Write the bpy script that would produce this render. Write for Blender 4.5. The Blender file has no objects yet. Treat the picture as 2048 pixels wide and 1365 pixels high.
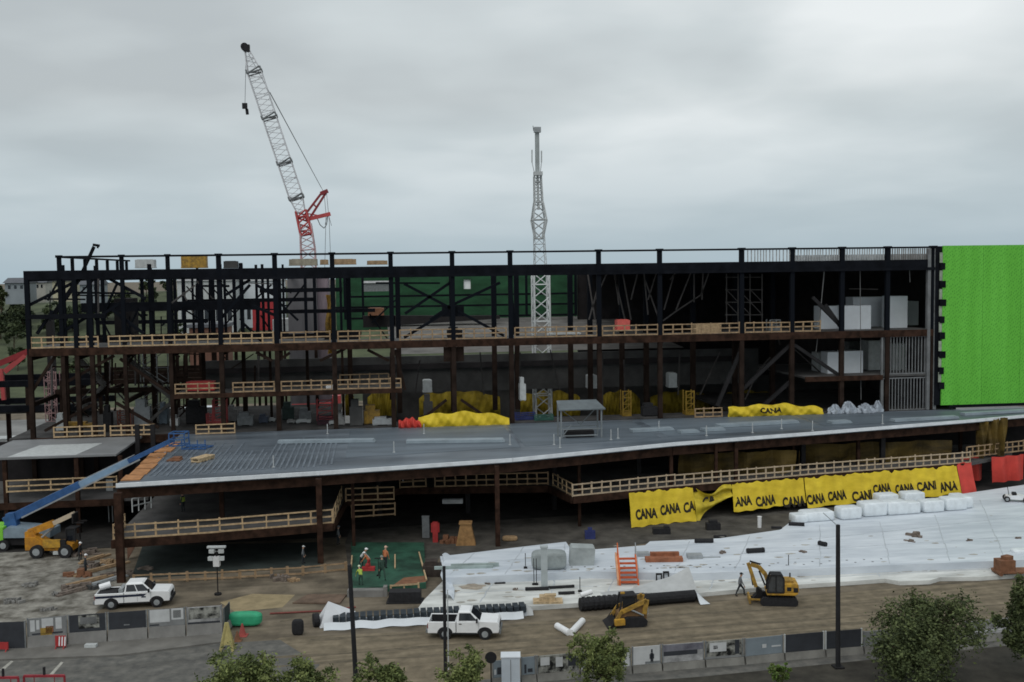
import bpy, math, random
from math import sin, cos, tan, atan, atan2, pi, radians, sqrt
from mathutils import Vector as V, Matrix
random.seed(7)
R_ = random.Random(11)
S = bpy.context.scene
COL = S.collection

# ------------------------------------------------------------------ camera
CAM_H, FPX = 26.0, 2100.0                      # drone height, focal length in photo pixels
PSI, PIT, ROL = radians(7.4), atan(137.5 / 2100), radians(.785)
fwd = V((sin(PSI) * cos(PIT), cos(PSI) * cos(PIT), -sin(PIT)))
r0 = V((cos(PSI), -sin(PSI), 0)); u0 = r0.cross(fwd)
RT = r0 * cos(ROL) - u0 * sin(ROL)
UP = u0 * cos(ROL) + r0 * sin(ROL)
CAMP = V((0, 0, CAM_H))
cd = bpy.data.cameras.new('camera'); cam = bpy.data.objects.new('camera', cd); COL.objects.link(cam)
cam.matrix_world = Matrix(((RT.x, UP.x, -fwd.x, 0), (RT.y, UP.y, -fwd.y, 0), (RT.z, UP.z, -fwd.z, CAM_H), (0, 0, 0, 1)))
cd.sensor_width = 36; cd.lens = 36 * FPX / 2048; cd.clip_end = 9000; cd.clip_start = .5
S.camera = cam

# ------------------------------------------------------------------ sky, sun, exposure
SUN_EL, SUN_AZ = radians(52), radians(205)     # azimuth clockwise from +Y: behind the camera, a little to its left
W = bpy.data.worlds.new('World'); S.world = W; W.use_nodes = True
nt = W.node_tree; nt.nodes.clear(); N = nt.nodes.new; L = nt.links.new
wo = N('ShaderNodeOutputWorld'); bg = N('ShaderNodeBackground'); bg.inputs[1].default_value = .1
sky = N('ShaderNodeTexSky'); sky.sky_type = 'NISHITA'; sky.sun_disc = False
sky.sun_elevation = SUN_EL; sky.sun_rotation = SUN_AZ; sky.air_density = 1.5; sky.dust_density = 3
tc = N('ShaderNodeTexCoord'); sx = N('ShaderNodeSeparateXYZ'); L(tc.outputs['Generated'], sx.inputs[0])
def mth(op, a, b=None, c=None):
    n = N('ShaderNodeMath'); n.operation = op
    for i, x in enumerate((a, b, c)):
        if x is None: continue
        if hasattr(x, 'is_linked'): L(x, n.inputs[i])
        else: n.inputs[i].default_value = x
    return n.outputs[0]
zc = mth('ADD', mth('MAXIMUM', sx.outputs[2], 0.0), .16)
cx = N('ShaderNodeCombineXYZ'); L(mth('DIVIDE', sx.outputs[0], zc), cx.inputs[0]); L(mth('DIVIDE', sx.outputs[1], zc), cx.inputs[1])
def noise(scale, det, rough, off=0, dist=0):
    mp = N('ShaderNodeMapping'); mp.inputs['Location'].default_value = (off, off * .7, 0); L(cx.outputs[0], mp.inputs[0])
    n = N('ShaderNodeTexNoise'); n.inputs['Scale'].default_value = scale; n.inputs['Detail'].default_value = det
    n.inputs['Roughness'].default_value = rough; n.inputs['Distortion'].default_value = dist
    L(mp.outputs[0], n.inputs[0]); return n.outputs[0]
cl = mth('ADD', mth('MULTIPLY', noise(.55, 4, .45, 5.3, .2), .7), mth('MULTIPLY', noise(1.7, 4, .45, 8.2, .2), .3))
rp = N('ShaderNodeValToRGB'); L(cl, rp.inputs[0])
e = rp.color_ramp.elements; e[0].position = .35; e[0].color = (.425, .47, .495, 1); e[1].position = .62; e[1].color = (.735, .78, .80, 1)
m = e.new(.48); m.color = (.54, .595, .62, 1)
hz = N('ShaderNodeMapRange'); L(sx.outputs[2], hz.inputs[0]); hz.inputs[1].default_value = 0; hz.inputs[2].default_value = .16
hm = N('ShaderNodeMix'); hm.data_type = 'RGBA'; L(hz.outputs[0], hm.inputs[0]); hm.inputs[6].default_value = (.36, .455, .515, 1); L(rp.outputs[0], hm.inputs[7])
sc10 = N('ShaderNodeMix'); sc10.data_type = 'RGBA'; sc10.blend_type = 'MULTIPLY'; sc10.inputs[0].default_value = 1
L(hm.outputs[2], sc10.inputs[6]); sc10.inputs[7].default_value = (11.5, 11.35, 11.2, 1)
mx = N('ShaderNodeMix'); mx.data_type = 'RGBA'; mx.inputs[0].default_value = .96
L(sky.outputs[0], mx.inputs[6]); L(sc10.outputs[2], mx.inputs[7]); L(mx.outputs[2], bg.inputs[0]); L(bg.outputs[0], wo.inputs[0])
sl = bpy.data.lights.new('sun', 'SUN'); sl.energy = .9; sl.angle = radians(35); sl.color = (1, .97, .93)
so = bpy.data.objects.new('sun', sl); COL.objects.link(so); so.location = (0, 0, 80)
sd = V((sin(SUN_AZ) * cos(SUN_EL), cos(SUN_AZ) * cos(SUN_EL), sin(SUN_EL)))
so.rotation_euler = sd.to_track_quat('Z', 'Y').to_euler()
S.view_settings.view_transform = 'Standard'; S.view_settings.look = 'None'
S.view_settings.exposure = 0; S.view_settings.gamma = 1
S.cycles.filter_width = 1.7; S.cycles.max_bounces = 5; S.cycles.use_denoising = True

# ------------------------------------------------------------------ pixel -> world helpers (measured from the photo)
def ray(px, py): return fwd + RT * ((px - 1024) / FPX) - UP * ((py - 682.5) / FPX)
def G(px, py, z=0.0):
    d = ray(px, py); return CAMP + d * ((z - CAM_H) / d.z)
def P(px, py, Y):
    d = ray(px, py); return CAMP + d * (Y / d.y)
def PX(px, py, Y): return P(px, py, Y).x
def PZ(px, py, Y): return P(px, py, Y).z

# ------------------------------------------------------------------ materials
MATS = {}
def mat(name, col, rough=.85, var=.22, scale=1.0, metal=0, bump=0, col2=None, detail=5, stretch=None, emit=0, lo=.35, hi=.65, spec=.3):
    if name in MATS: return MATS[name]
    m = bpy.data.materials.new(name); m.use_nodes = True; t = m.node_tree; b = t.nodes['Principled BSDF']
    b.inputs['Roughness'].default_value = rough; b.inputs['Metallic'].default_value = metal
    b.inputs['Specular IOR Level'].default_value = spec
    co = t.nodes.new('ShaderNodeTexCoord'); mp = t.nodes.new('ShaderNodeMapping'); t.links.new(co.outputs['Object'], mp.inputs[0])
    if stretch: mp.inputs['Scale'].default_value = stretch
    n = t.nodes.new('ShaderNodeTexNoise'); n.inputs['Scale'].default_value = scale; n.inputs['Detail'].default_value = detail; n.inputs['Roughness'].default_value = .6
    t.links.new(mp.outputs[0], n.inputs[0])
    r = t.nodes.new('ShaderNodeValToRGB'); t.links.new(n.outputs[0], r.inputs[0])
    a = [c * (1 - var) for c in col]; c2 = list(col2) if col2 else [min(.95, c * (1 + var)) for c in col]
    r.color_ramp.elements[0].position = lo; r.color_ramp.elements[0].color = (*a, 1)
    r.color_ramp.elements[1].position = hi; r.color_ramp.elements[1].color = (*c2, 1)
    t.links.new(r.outputs[0], b.inputs['Base Color'])
    if bump:
        bp = t.nodes.new('ShaderNodeBump'); bp.inputs['Strength'].default_value = bump; bp.inputs['Distance'].default_value = .1
        t.links.new(n.outputs[0], bp.inputs['Height']); t.links.new(bp.outputs[0], b.inputs['Normal'])
    MATS[name] = m; return m

def streaks(m, ang, across=1.2, along=.03, lo=.72, hi=1.18):
    t = m.node_tree; b = t.nodes['Principled BSDF']; src = b.inputs['Base Color'].links[0].from_socket; nd = t.nodes.new
    co = [n for n in t.nodes if n.type == 'TEX_COORD'][0]; a = nd('ShaderNodeMapping'); a.inputs['Rotation'].default_value = (0, 0, -ang); t.links.new(co.outputs['Object'], a.inputs[0])
    c = nd('ShaderNodeMapping'); c.inputs['Scale'].default_value = (along, across, 1); t.links.new(a.outputs[0], c.inputs[0])
    n = nd('ShaderNodeTexNoise'); n.inputs['Scale'].default_value = 1; n.inputs['Detail'].default_value = 5; n.inputs['Distortion'].default_value = .4; t.links.new(c.outputs[0], n.inputs[0])
    r = nd('ShaderNodeMapRange'); r.inputs[1].default_value = .33; r.inputs[2].default_value = .67; r.inputs[3].default_value = lo; r.inputs[4].default_value = hi; t.links.new(n.outputs[0], r.inputs[0])
    v = nd('ShaderNodeVectorMath'); v.operation = 'SCALE'; t.links.new(src, v.inputs[0]); t.links.new(r.outputs[0], v.inputs['Scale']); t.links.new(v.outputs[0], b.inputs['Base Color']); return m
STEEL = mat('dark_steel', (.008, .009, .012), .75, .3, .8, spec=.04)
RUST = mat('rust_primer', (.032, .019, .014), .85, .35, 1.3, col2=(.056, .030, .021), spec=.05)
DSTEEL = mat('interior_steel', (.012, .011, .012), .7, .3, .6)
# columns: rust primer on the lower tiers, near-black paint above the third floor
COLM = mat('column_paint', (.027, .018, .0145), .85, .35, .7, spec=.03)
_t = COLM.node_tree; _b = _t.nodes['Principled BSDF']; _r = [n for n in _t.nodes if n.type == 'VALTORGB'][0]
_co = [n for n in _t.nodes if n.type == 'TEX_COORD'][0]; _s = _t.nodes.new('ShaderNodeSeparateXYZ'); _t.links.new(_co.outputs['Object'], _s.inputs[0])
_mr = _t.nodes.new('ShaderNodeMapRange'); _mr.inputs[1].default_value = 17.2; _mr.inputs[2].default_value = 18.2; _t.links.new(_s.outputs[2], _mr.inputs[0])
_mx = _t.nodes.new('ShaderNodeMix'); _mx.data_type = 'RGBA'; _t.links.new(_mr.outputs[0], _mx.inputs[0]); _t.links.new(_r.outputs[0], _mx.inputs[6])
_mx.inputs[7].default_value = (.008, .0095, .013, 1); _t.links.new(_mx.outputs[2], _b.inputs['Base Color'])
CONC = mat('concrete', (.20, .195, .185), .9, .25, .5, bump=.1)
DCONC = mat('dark_concrete', (.055, .055, .054), .9, .3, .4)
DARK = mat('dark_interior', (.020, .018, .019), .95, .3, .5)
SLAB = mat('floor_slab', (.085, .083, .082), .9, .35, .4)
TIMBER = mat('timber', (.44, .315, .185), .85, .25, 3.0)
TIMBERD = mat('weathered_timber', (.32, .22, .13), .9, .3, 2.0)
ORANGEW = mat('orange_plank', (.38, .18, .075), .85, .25, 1.5)
WHITE = mat('white_paint', (.78, .79, .80), .35, .04, 2, spec=.5)
WPANEL = mat('white_panel', (.62, .655, .69), .6, .05, .6)
BLACK = mat('black_rubber', (.018, .018, .020), .8, .25, 4)
GLASS = mat('dark_glass', (.012, .015, .02), .12, .1, 2, spec=.6)
YELLOW = mat('machine_yellow', (.36, .21, .045), .55, .18, 2.2, col2=(.58, .32, .035), detail=8)
YDARK = mat('dirty_yellow', (.26, .165, .05), .65, .25, 2.6, col2=(.48, .28, .045), detail=8)
ORYEL = mat('orange_yellow', (.40, .18, .03), .55, .15, 2, col2=(.60, .27, .02), detail=8)
BLUE = mat('lift_blue', (.035, .10, .25), .5, .2, 1.5)
RED = mat('safety_red', (.36, .035, .035), .6, .15, 2)
ORANGE = mat('stair_orange', (.60, .14, .045), .6, .15, 3)
GREY = mat('galvanised', (.30, .32, .33), .5, .15, 2)
LGREY = mat('pale_grey', (.46, .48, .48), .6, .12, 2)
MGREY = mat('mid_grey', (.17, .18, .185), .6, .2, 2)
NAVY = mat('navy_stripe', (.018, .024, .05), .4, .1, 3)
GREENP = mat('pipe_green', (.035, .33, .17), .5, .12, 2)
LIME = mat('lime_paint', (.20, .55, .05), .5, .1, 3)
REDW = mat('brown_wood', (.19, .090, .050), .85, .25, 2)
SKIN = mat('skin', (.45, .27, .19), .6, .1, 8)

# ------------------------------------------------------------------ mesh builder
class MB:
    def __init__(s): s.v, s.f, s.mi, s.cur = [], [], [], 0
    def m(s, i): s.cur = i; return s
    def add(s, vs, fs):
        o = len(s.v); s.v += [V(p) for p in vs]
        for f in fs: s.f.append([o + i for i in f]); s.mi.append(s.cur)
        return s
    def box(s, x0, y0, z0, x1, y1, z1):
        return s.add([(x0, y0, z0), (x1, y0, z0), (x1, y1, z0), (x0, y1, z0), (x0, y0, z1), (x1, y0, z1), (x1, y1, z1), (x0, y1, z1)],
                     [(3, 2, 1, 0), (4, 5, 6, 7), (0, 1, 5, 4), (1, 2, 6, 5), (2, 3, 7, 6), (3, 0, 4, 7)])
    def cbox(s, c, w, d, h, rz=0):                       # centre of the base
        o = len(s.v); s.box(-w / 2, -d / 2, 0, w / 2, d / 2, h); q = Matrix.Rotation(rz, 3, 'Z')
        for i in range(o, len(s.v)): s.v[i] = q @ s.v[i] + V(c)
        return s
    def beam(s, a, b, w, h=None, up=(0, 0, 1)):
        a, b = V(a), V(b); h = h or w; d = (b - a)
        if d.length < 1e-6: return s
        d.normalize(); u = V(up)
        if abs(d.dot(u)) > .99: u = V((0, 1, 0))
        r = d.cross(u).normalized(); u = r.cross(d)
        q = []
        for p in (a, b):
            for i, j in ((-1, -1), (1, -1), (1, 1), (-1, 1)): q.append(p + r * (i * w / 2) + u * (j * h / 2))
        return s.add(q, [(0, 1, 2, 3), (7, 6, 5, 4), (0, 4, 5, 1), (1, 5, 6, 2), (2, 6, 7, 3), (3, 7, 4, 0)])
    def tube(s, a, b, r, n=8, r2=None):
        a, b = V(a), V(b); r2 = r if r2 is None else r2; d = (b - a).normalized()
        u = V((0, 0, 1)) if abs(d.z) < .9 else V((1, 0, 0)); x = d.cross(u).normalized(); y = d.cross(x)
        q = []
        for p, k in ((a, r), (b, r2)):
            for i in range(n): t = 2 * pi * i / n; q.append(p + x * (cos(t) * k) + y * (sin(t) * k))
        fs = [(i, (i + 1) % n, n + (i + 1) % n, n + i) for i in range(n)] + [tuple(range(n))[::-1], tuple(range(n, 2 * n))]
        return s.add(q, fs)
    def path(s, pts, r, n=6):
        for a, b in zip(pts, pts[1:]): s.tube(a, b, r, n)
        return s
    def prism(s, poly, vec):
        n = len(poly); vec = V(vec); poly = [V(p) for p in poly]
        return s.add(poly + [p + vec for p in poly], [tuple(range(n))[::-1], tuple(range(n, 2 * n))] + [(i, (i + 1) % n, n + (i + 1) % n, n + i) for i in range(n)])
    def slab(s, poly, z0, z1): return s.prism([(p[0], p[1], z0) for p in poly], (0, 0, z1 - z0))
    def grid(s, fn, nu, nv):
        o = [fn(i / nu, j / nv) for j in range(nv + 1) for i in range(nu + 1)]
        k = nu + 1
        return s.add(o, [(j * k + i, j * k + i + 1, (j + 1) * k + i + 1, (j + 1) * k + i) for j in range(nv) for i in range(nu)])
    def lattice(s, a, b, w0, w1, n, r, rd=None, up=(0, 1, 0)):
        a, b = V(a), V(b); d = (b - a).normalized(); x = d.cross(V(up)).normalized(); y = d.cross(x); rd = rd or r * .6
        def c(t, i):
            w = w0 + (w1 - w0) * t; sgn = ((-1, -1), (1, -1), (1, 1), (-1, 1))[i % 4]
            return a + (b - a) * t + x * (sgn[0] * w / 2) + y * (sgn[1] * w / 2)
        for i in range(4): s.tube(c(0, i), c(1, i), r, 5)
        for k in range(n):
            for i in range(4):
                s.tube(c(k / n, i + k), c((k + 1) / n, i + k + 1), rd, 4)
                if k % 3 == 0: s.tube(c(k / n, i), c(k / n, i + 1), rd, 4)
        return s
    def build(s, name, mats, parent=None, local=False, smooth=False, org=None, thick=0):
        me = bpy.data.meshes.new(name)
        if parent is not None and not local:
            root = parent
            while root.parent: root = root.parent
            M = Matrix.Translation(root.location) @ root.rotation_euler.to_matrix().to_4x4(); Mi = M.inverted()
            vs = [Mi @ v for v in s.v]
        elif parent is None:
            if org is None:
                lo = min(v.z for v in s.v); org = V((sum(v.x for v in s.v) / len(s.v), sum(v.y for v in s.v) / len(s.v), lo))
            org = V(org); vs = [v - org for v in s.v]
        else: vs = s.v
        me.from_pydata([tuple(v) for v in vs], [], s.f)
        if not isinstance(mats, (list, tuple)): mats = [mats]
        for q in mats: me.materials.append(q)
        me.polygons.foreach_set('material_index', s.mi)
        if smooth: me.polygons.foreach_set('use_smooth', [True] * len(me.polygons))
        me.update(); o = bpy.data.objects.new(name, me); COL.objects.link(o)
        if parent is not None: o.parent = parent
        else: o.location = org
        return o

def bevel(o, w=.05, seg=2):
    m = o.modifiers.new('bevel', 'BEVEL'); m.width = w; m.segments = seg; m.limit_method = 'ANGLE'; m.angle_limit = radians(35); return o
def tag(o, label=None, cat=None, group=None, kind=None):
    if label: o['label'] = label
    if cat: o['category'] = cat
    if group: o['group'] = group
    if kind: o['kind'] = kind
    return o
def thing(name, label, cat, loc, rz=0, group=None):
    o = bpy.data.objects.new(name, None); COL.objects.link(o); o.location = V(loc); o.rotation_euler = (0, 0, rz); o.empty_display_size = .3
    return tag(o, label, cat, group, 'thing')
def copyof(o, parent, loc=None, rot=None):
    c = o.copy(); COL.objects.link(c); c.parent = parent
    if loc is not None: c.location = loc
    if rot is not None: c.rotation_euler = rot
    return c
def dup(root, loc, rz, label, group=None):
    r = root.copy(); COL.objects.link(r); r.location = V(loc); r.rotation_euler = (0, 0, rz); r['label'] = label
    if group: r['group'] = group
    for ch in list(root.children):
        c = ch.copy(); COL.objects.link(c); c.parent = r
        for g in list(ch.children): d = g.copy(); COL.objects.link(d); d.parent = c
    return r
def solo(mb, name, label, cat, mats, group=None, **k): return tag(mb.build(name, mats, **k), label, cat, group, 'thing')
def struct(mb, name, mats, **k): return tag(mb.build(name, mats, **k), kind='structure')
FACE = -PSI                                              # turn that squares a local X axis with the picture

# ================================================================== SETTING
YF = 123.0                                              # plane of the building's front frame
ZF1, ZF2, ZF3, ZR, ZT = 8.15, 12.65, 18.2, 26.9, 28.3
GROUND = streaks(mat('site_earth', (.150, .124, .090), .95, .4, .35, bump=.25, detail=9), .06, .9, .08, .7, 1.15)
DIRT = streaks(mat('packed_dirt', (.170, .140, .096), .95, .2, .9, col2=(.235, .192, .132), bump=.3, detail=9), .11, 1.5, .02, .72, 1.12)
ASPH = streaks(mat('asphalt', (.105, .104, .098), .9, .2, 1.2, col2=(.155, .148, .133), detail=9), .11, .9, .02, .8, 1.1)
GRAVEL = mat('gravel', (.145, .130, .104), .95, .5, .75, col2=(.31, .295, .26), bump=.4, detail=9)
SAND = mat('sand', (.27, .215, .125), .95, .2, .8)
PAVE = mat('pavement', (.155, .148, .135), .9, .2, .5)
LINE = mat('road_line', (.36, .35, .31), .8, .25, 3)
HILL = mat('hill_grass', (.045, .058, .028), .95, .5, .10, col2=(.085, .102, .052))
def flat(name, pix, m, z): return struct(MB().add([G(x, y, z) for x, y in pix], [tuple(range(len(pix)))[::-1]]), name, m, org=G(*pix[0], z))

gm = MB().add([(-4000, -60, 0), (4000, -60, 0), (4000, 6000, 0), (-4000, 6000, 0)], [(0, 1, 2, 3)])
struct(gm, 'ground', GROUND, org=(0, 0, 0))
flat('gravel_yard', [(-260, 1065), (60, 1095), (230, 1128), (255, 1180), (180, 1235), (-260, 1275)], GRAVEL, .004)
flat('dirt_road', [(430, 1330), (560, 1276), (850, 1262), (1090, 1243), (1420, 1205), (1750, 1180), (2300, 1140), (2300, 1215), (1700, 1292), (1330, 1330), (880, 1372), (500, 1392)], DIRT, .006)
flat('asphalt_road', [(-300, 1330), (120, 1312), (430, 1288), (560, 1280), (640, 1330), (500, 1470), (-400, 1600)], ASPH, .010)
flat('asphalt_lane', [(500, 1392), (880, 1368), (1330, 1326), (1700, 1288), (2300, 1215), (2400, 1290), (1720, 1352), (1100, 1420), (600, 1480)], ASPH, .008)
flat('shaded_soil', [(690, 1088), (702, 1180), (852, 1168), (880, 1112), (1130, 1086), (1195, 1100), (1300, 1086), (1440, 1079), (1560, 1062), (1600, 1036), (1950, 985), (1950, 955), (1400, 1015), (700, 1060)], mat('shaded_soil', (.075, .069, .060), .95, .4, .5), .034)  # soil colour darkened to carry the shade in front of the podium
flat('sand_patch', [(440, 1205), (505, 1188), (590, 1190), (565, 1215), (470, 1224)], SAND, .008)
struct(MB().slab([G(x, y, .12) for x, y in ((-300, 1330), (240, 1310), (470, 1280), (446, 1266), (250, 1279), (55, 1296), (-300, 1308))], .0, .12), 'pavement', PAVE)
for q in ([(0, 1340), (22, 1322), (27, 1323), (5, 1343)], [(98, 1350), (122, 1324), (127, 1325), (104, 1352)], [(-60, 1362), (-40, 1340), (-35, 1341), (-54, 1364)]):
    flat('road_line', q, LINE, .014)

flat('planting_strip', [(700, 1405), (1100, 1376), (1400, 1354), (1720, 1322), (2300, 1262), (2500, 1420), (700, 1520)], mat('verge_shade', (.042, .038, .030), .95, .4, .6, bump=.3, detail=8), .02)  # very dark colour stands in for shaded shrubs on the verge
TRK = mat('tyre_track', (.128, .106, .074), .95, .25, 1.5, detail=8)
for a, b, c in (((520, 1318), (1100, 1278), (2200, 1196)), ((530, 1335), (1110, 1294), (2200, 1208)), ((620, 1282), (1200, 1240), (1900, 1196)), ((1000, 1310), (1500, 1272), (2200, 1222)), ((1040, 1322), (1520, 1282), (2200, 1231)), ((560, 1242), (700, 1225), (850, 1232))):
    pts = []
    for k in range(25):
        u = k / 24; x = (1 - u) ** 2 * a[0] + 2 * u * (1 - u) * b[0] + u * u * c[0]; y = (1 - u) ** 2 * a[1] + 2 * u * (1 - u) * b[1] + u * u * c[1]
        p = G(x, y + 1.2 * sin(k * .9 + a[0]), .011); w = .2 + .1 * sin(k * 1.7 + a[1]); pts.append((p + V((0, -w, 0)), p + V((0, w, 0))))
    tm = MB()
    for (p0, p1), (q0, q1) in zip(pts, pts[1:]): tm.add([p0, q0, q1, p1], [(0, 1, 2, 3)])
    struct(tm, 'tyre_track', TRK)
# hill behind the left end
def hill_z(x, y):
    t = max(0, min(1, (y - 205) / 190)); t = t * t * (3 - 2 * t)
    k = max(0, min(1, (140 - x) / 110)); k = k * k * (3 - 2 * k)
    return (t * (20 + 2.5 * sin(x * .021 + 1) + 1.4 * sin(x * .06) + 1.2 * sin(y * .05)) * (.42 + .58 * k)) - .3
hm_ = MB().grid(lambda u, v: (-420 + 700 * u, 200 + 420 * v, hill_z(-420 + 700 * u, 200 + 420 * v)), 60, 36)
struct(hm_, 'hill', HILL, org=(-100, 300, 0), smooth=True)
flat('hill_path', [(-40, 684), (60, 676), (130, 680), (128, 688), (60, 684), (-40, 693)], LINE, .02)
YARD = mat('far_yard', (.20, .20, .195), .95, .3, .08)
struct(MB().slab([(-90, 140), (130, 140), (110, 203), (-120, 203)], .001, .015), 'far_yard', YARD, org=(0, 170, 0))

# ================================================================== BUILDING
BLD = thing('steel_frame_building', 'huge unfinished dark steel framed arena building with open floors and metal deck podium', 'building', (0, YF, 0))
def bpart(mb, name, m, parent=BLD, **k): return mb.build(name, m, parent, **k)
def fx(px, py=600): return PX(px, py, YF)
XL = fx(55)
# front columns that carry the top rail, and the shorter ones of the low left bay
TALL = [118, 243, 335, 437, 549, 664, 781, 904, 1020, 1197, 1319, 1483, 1584, 1684, 1775, 1866]
tall_x = [fx(p, 520) for p in TALL]
for i, x in enumerate(tall_x):
    w = .52 if i > 2 else .42
    m_ = MB().box(x - w / 2, YF - w / 2, ZF1 - .05, x + w / 2, YF + w / 2, ZT).box(x - w * .75, YF - w * .75, ZT, x + w * .75, YF + w * .75, ZT + .28)
    bpart(m_, 'column', COLM)
for x in (XL, fx(150), fx(180)):
    bpart(MB().box(x - .24, YF - .24, 0, x + .24, YF + .24, ZR - .95), 'column', COLM)
# rear rows of the open left half
REAR = [(YF + 9, [-37, -32.5, -27, -24.5, -21, -16.2, -13, -8.5, -4.2]), (YF + 20, [-36, -29, -25, -20.2, -17.5, -12.6, -8]), (YF + 33, [-33, -28.4, -26, -23.4, -21.5, -17, -13.2]), (YF + 27, [-30.5, -27.4, -24.3, -22.2, -19.4, -15.5])]
for y, xs in REAR:
    for x in xs:
        w = R_.choice((.3, .36, .42))
        bpart(MB().box(x - w / 2, y - w / 2, 0, x + w / 2, y + w / 2, ZR - .9 + R_.choice((0, 0, 1.6))), 'column', COLM)
for y, xs in ((YF + 9, [fx(p) for p in (1168, 1210, 1278, 1330, 1430, 1520, 1600)]), (YF + 12, [fx(p) for p in (692, 800, 918, 1010, 1060)])):
    for x in xs: bpart(MB().box(x - .3, y - .3, ZF1, x + .3, y + .3, ZR - 1), 'column', COLM)
# roof beams, top rail
bpart(MB().box(XL - .25, YF - .25, ZR - 1.0, fx(1866), YF + .25, ZR - .02), 'roof_beam', STEEL)
bpart(MB().box(fx(400), YF - .45, ZR - 1.32, fx(1866), YF - .26, ZR - .98), 'roof_beam', STEEL)
bpart(MB().box(fx(118, 520), YF - .12, ZT - .02, fx(1866), YF + .12, ZT + .2), 'top_rail', STEEL)
xr = fx(118, 520)
bpart(MB().box(xr - .12, YF + .13, ZT - .02, xr + .12, YF + 34, ZT + .2), 'top_rail', STEEL)
for k in range(6): bpart(MB().box(xr - .17, YF + 5 + k * 5.4, ZR - .9, xr + .17, YF + 5.34 + k * 5.4, ZT - .03), 'rail_post', STEEL)
for y, _ in REAR:
    bpart(MB().box(XL, y - .2, ZR - 1.2, -2, y + .2, ZR - .35), 'roof_beam', STEEL)
    bpart(MB().box(XL, y - .22, ZF3 - 5.5 if y > YF + 30 else ZF3 - .7, -2, y + .22, ZF3 - 5 if y > YF + 30 else ZF3 - .05), 'floor_beam', COLM)
    bpart(MB().box(XL, y - .22, ZF2 - .6, fx(345), y + .22, ZF2), 'floor_beam', COLM)
for z, x0, x1, y in ((22.4, -35, -14, YF + 9), (23.0, -25, -8, YF + 20), (20.4, -36, -22, YF + 20), (22.0, XL, -30, YF), (24.4, -14, -4, YF + 9), (21.4, -13, 0, YF + 20)):
    bpart(MB().box(x0, y - .28, z - .5, x1, y + .28, z + (.6 if z == 22.4 else 0)), 'girt', STEEL)
for x in [XL, fx(150), fx(243), fx(335), fx(437), fx(549)]:
    for z, hgt in ((ZR - .5, .7), (ZF3 - .75, .6), (ZF2 - .5, .5)):
        bpart(MB().box(x - .16, YF + .3, z - hgt, x + .16, YF + 33, z), 'cross_beam', COLM)
# upper left wall infill panels (unglazed stair core seen as a dark block)
bpart(MB().box(-32, YF + 12, ZF3, -30, YF + 16, ZF3 + 5.2), 'stair_core', DARK)
# front-plane diagonal braces, pixel segments measured on the facade
BR = [((60, 610), (172, 553)), ((74, 668), (106, 622)), ((115, 670), (178, 632)), ((215, 556), (292, 598)), ((225, 620), (288, 668)), ((190, 640), (250, 600)),
      ((60, 790), (112, 710)), ((228, 712), (120, 772)), ((240, 718), (345, 790)), ((90, 862), (192, 806)), ((232, 806), (318, 856)),
      ((512, 570), (548, 590)), ((440, 640), (500, 570)), ((452, 590), (500, 560)), ((505, 612), (548, 630)), ((512, 705), (545, 722)), ((556, 722), (580, 706)), ((640, 722), (690, 698)), ((735, 700), (778, 722)),
      ((808, 676), (896, 622)), ((915, 622), (1008, 672)), ((808, 568), (900, 616)), ((810, 628), (900, 566)), ((905, 610), (860, 640)), ((905, 610), (1000, 566)),
      ((820, 858), (893, 800)), ((922, 800), (1004, 856)), ((1020, 560), (1030, 670)), ((790, 700), (810, 780)),
      ((1486, 848), (1582, 762)), ((1486, 778), (1580, 690)), ((1588, 690), (1684, 755)), ((1625, 595), (1684, 655)), ((1650, 610), (1682, 655)), ((1434, 812), (1480, 705))]
for a, b in BR:
    t = .32 if a[0] < 1300 else .4
    bpart(MB().beam(P(*a, YF + .35), P(*b, YF + .35), t), 'brace', COLM if a[0] < 1400 else DSTEEL)
TW = mat('truss_web', (.085, .078, .076), .7, .2, 1)
rq = random.Random(44)
for k in range(44):
    lowr = k % 3 == 0; x = rq.uniform(120, 560) if k < 34 else rq.uniform(400, 800); y0 = rq.uniform(705, 800) if lowr else rq.uniform(545, 640); dx = rq.choice((-1, 0, 0, 1)) * rq.uniform(25, 60); dy = rq.uniform(35, 60) if dx else rq.uniform(50, 110)
    if rq.random() < .25: dx, dy = rq.uniform(60, 130), rq.uniform(-2, 2)
    if not lowr and y0 + dy > 690: y0 = 690 - dy
    Yq = YF + rq.choice((8.6, 15, 20.5, 27.4))
    bpart(MB().beam(P(x, y0, Yq), P(x + dx, min(y0 + dy, 850), Yq), rq.uniform(.16, .3)), 'brace', COLM)
for k in range(64):
    lowr = k % 2 == 0; x = rq.uniform(75, 545); y0 = rq.uniform(702, 830) if lowr else rq.uniform(548, 650); tp = rq.random()
    dx, dy = (0, rq.uniform(40, 130)) if tp < .4 else ((rq.uniform(50, 130), rq.uniform(-3, 3)) if tp < .6 else (rq.choice((-1, 1)) * rq.uniform(20, 55), rq.uniform(28, 60)))
    if not lowr: dy = min(dy, 686 - y0)
    Yq = YF + rq.choice((4, 6.5, 12, 17, 23, 30))
    bpart(MB().beam(P(x, y0, Yq), P(x + dx, min(y0 + dy, 856), Yq), rq.uniform(.11, .24)), 'strut', COLM if k % 5 else TW)
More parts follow.
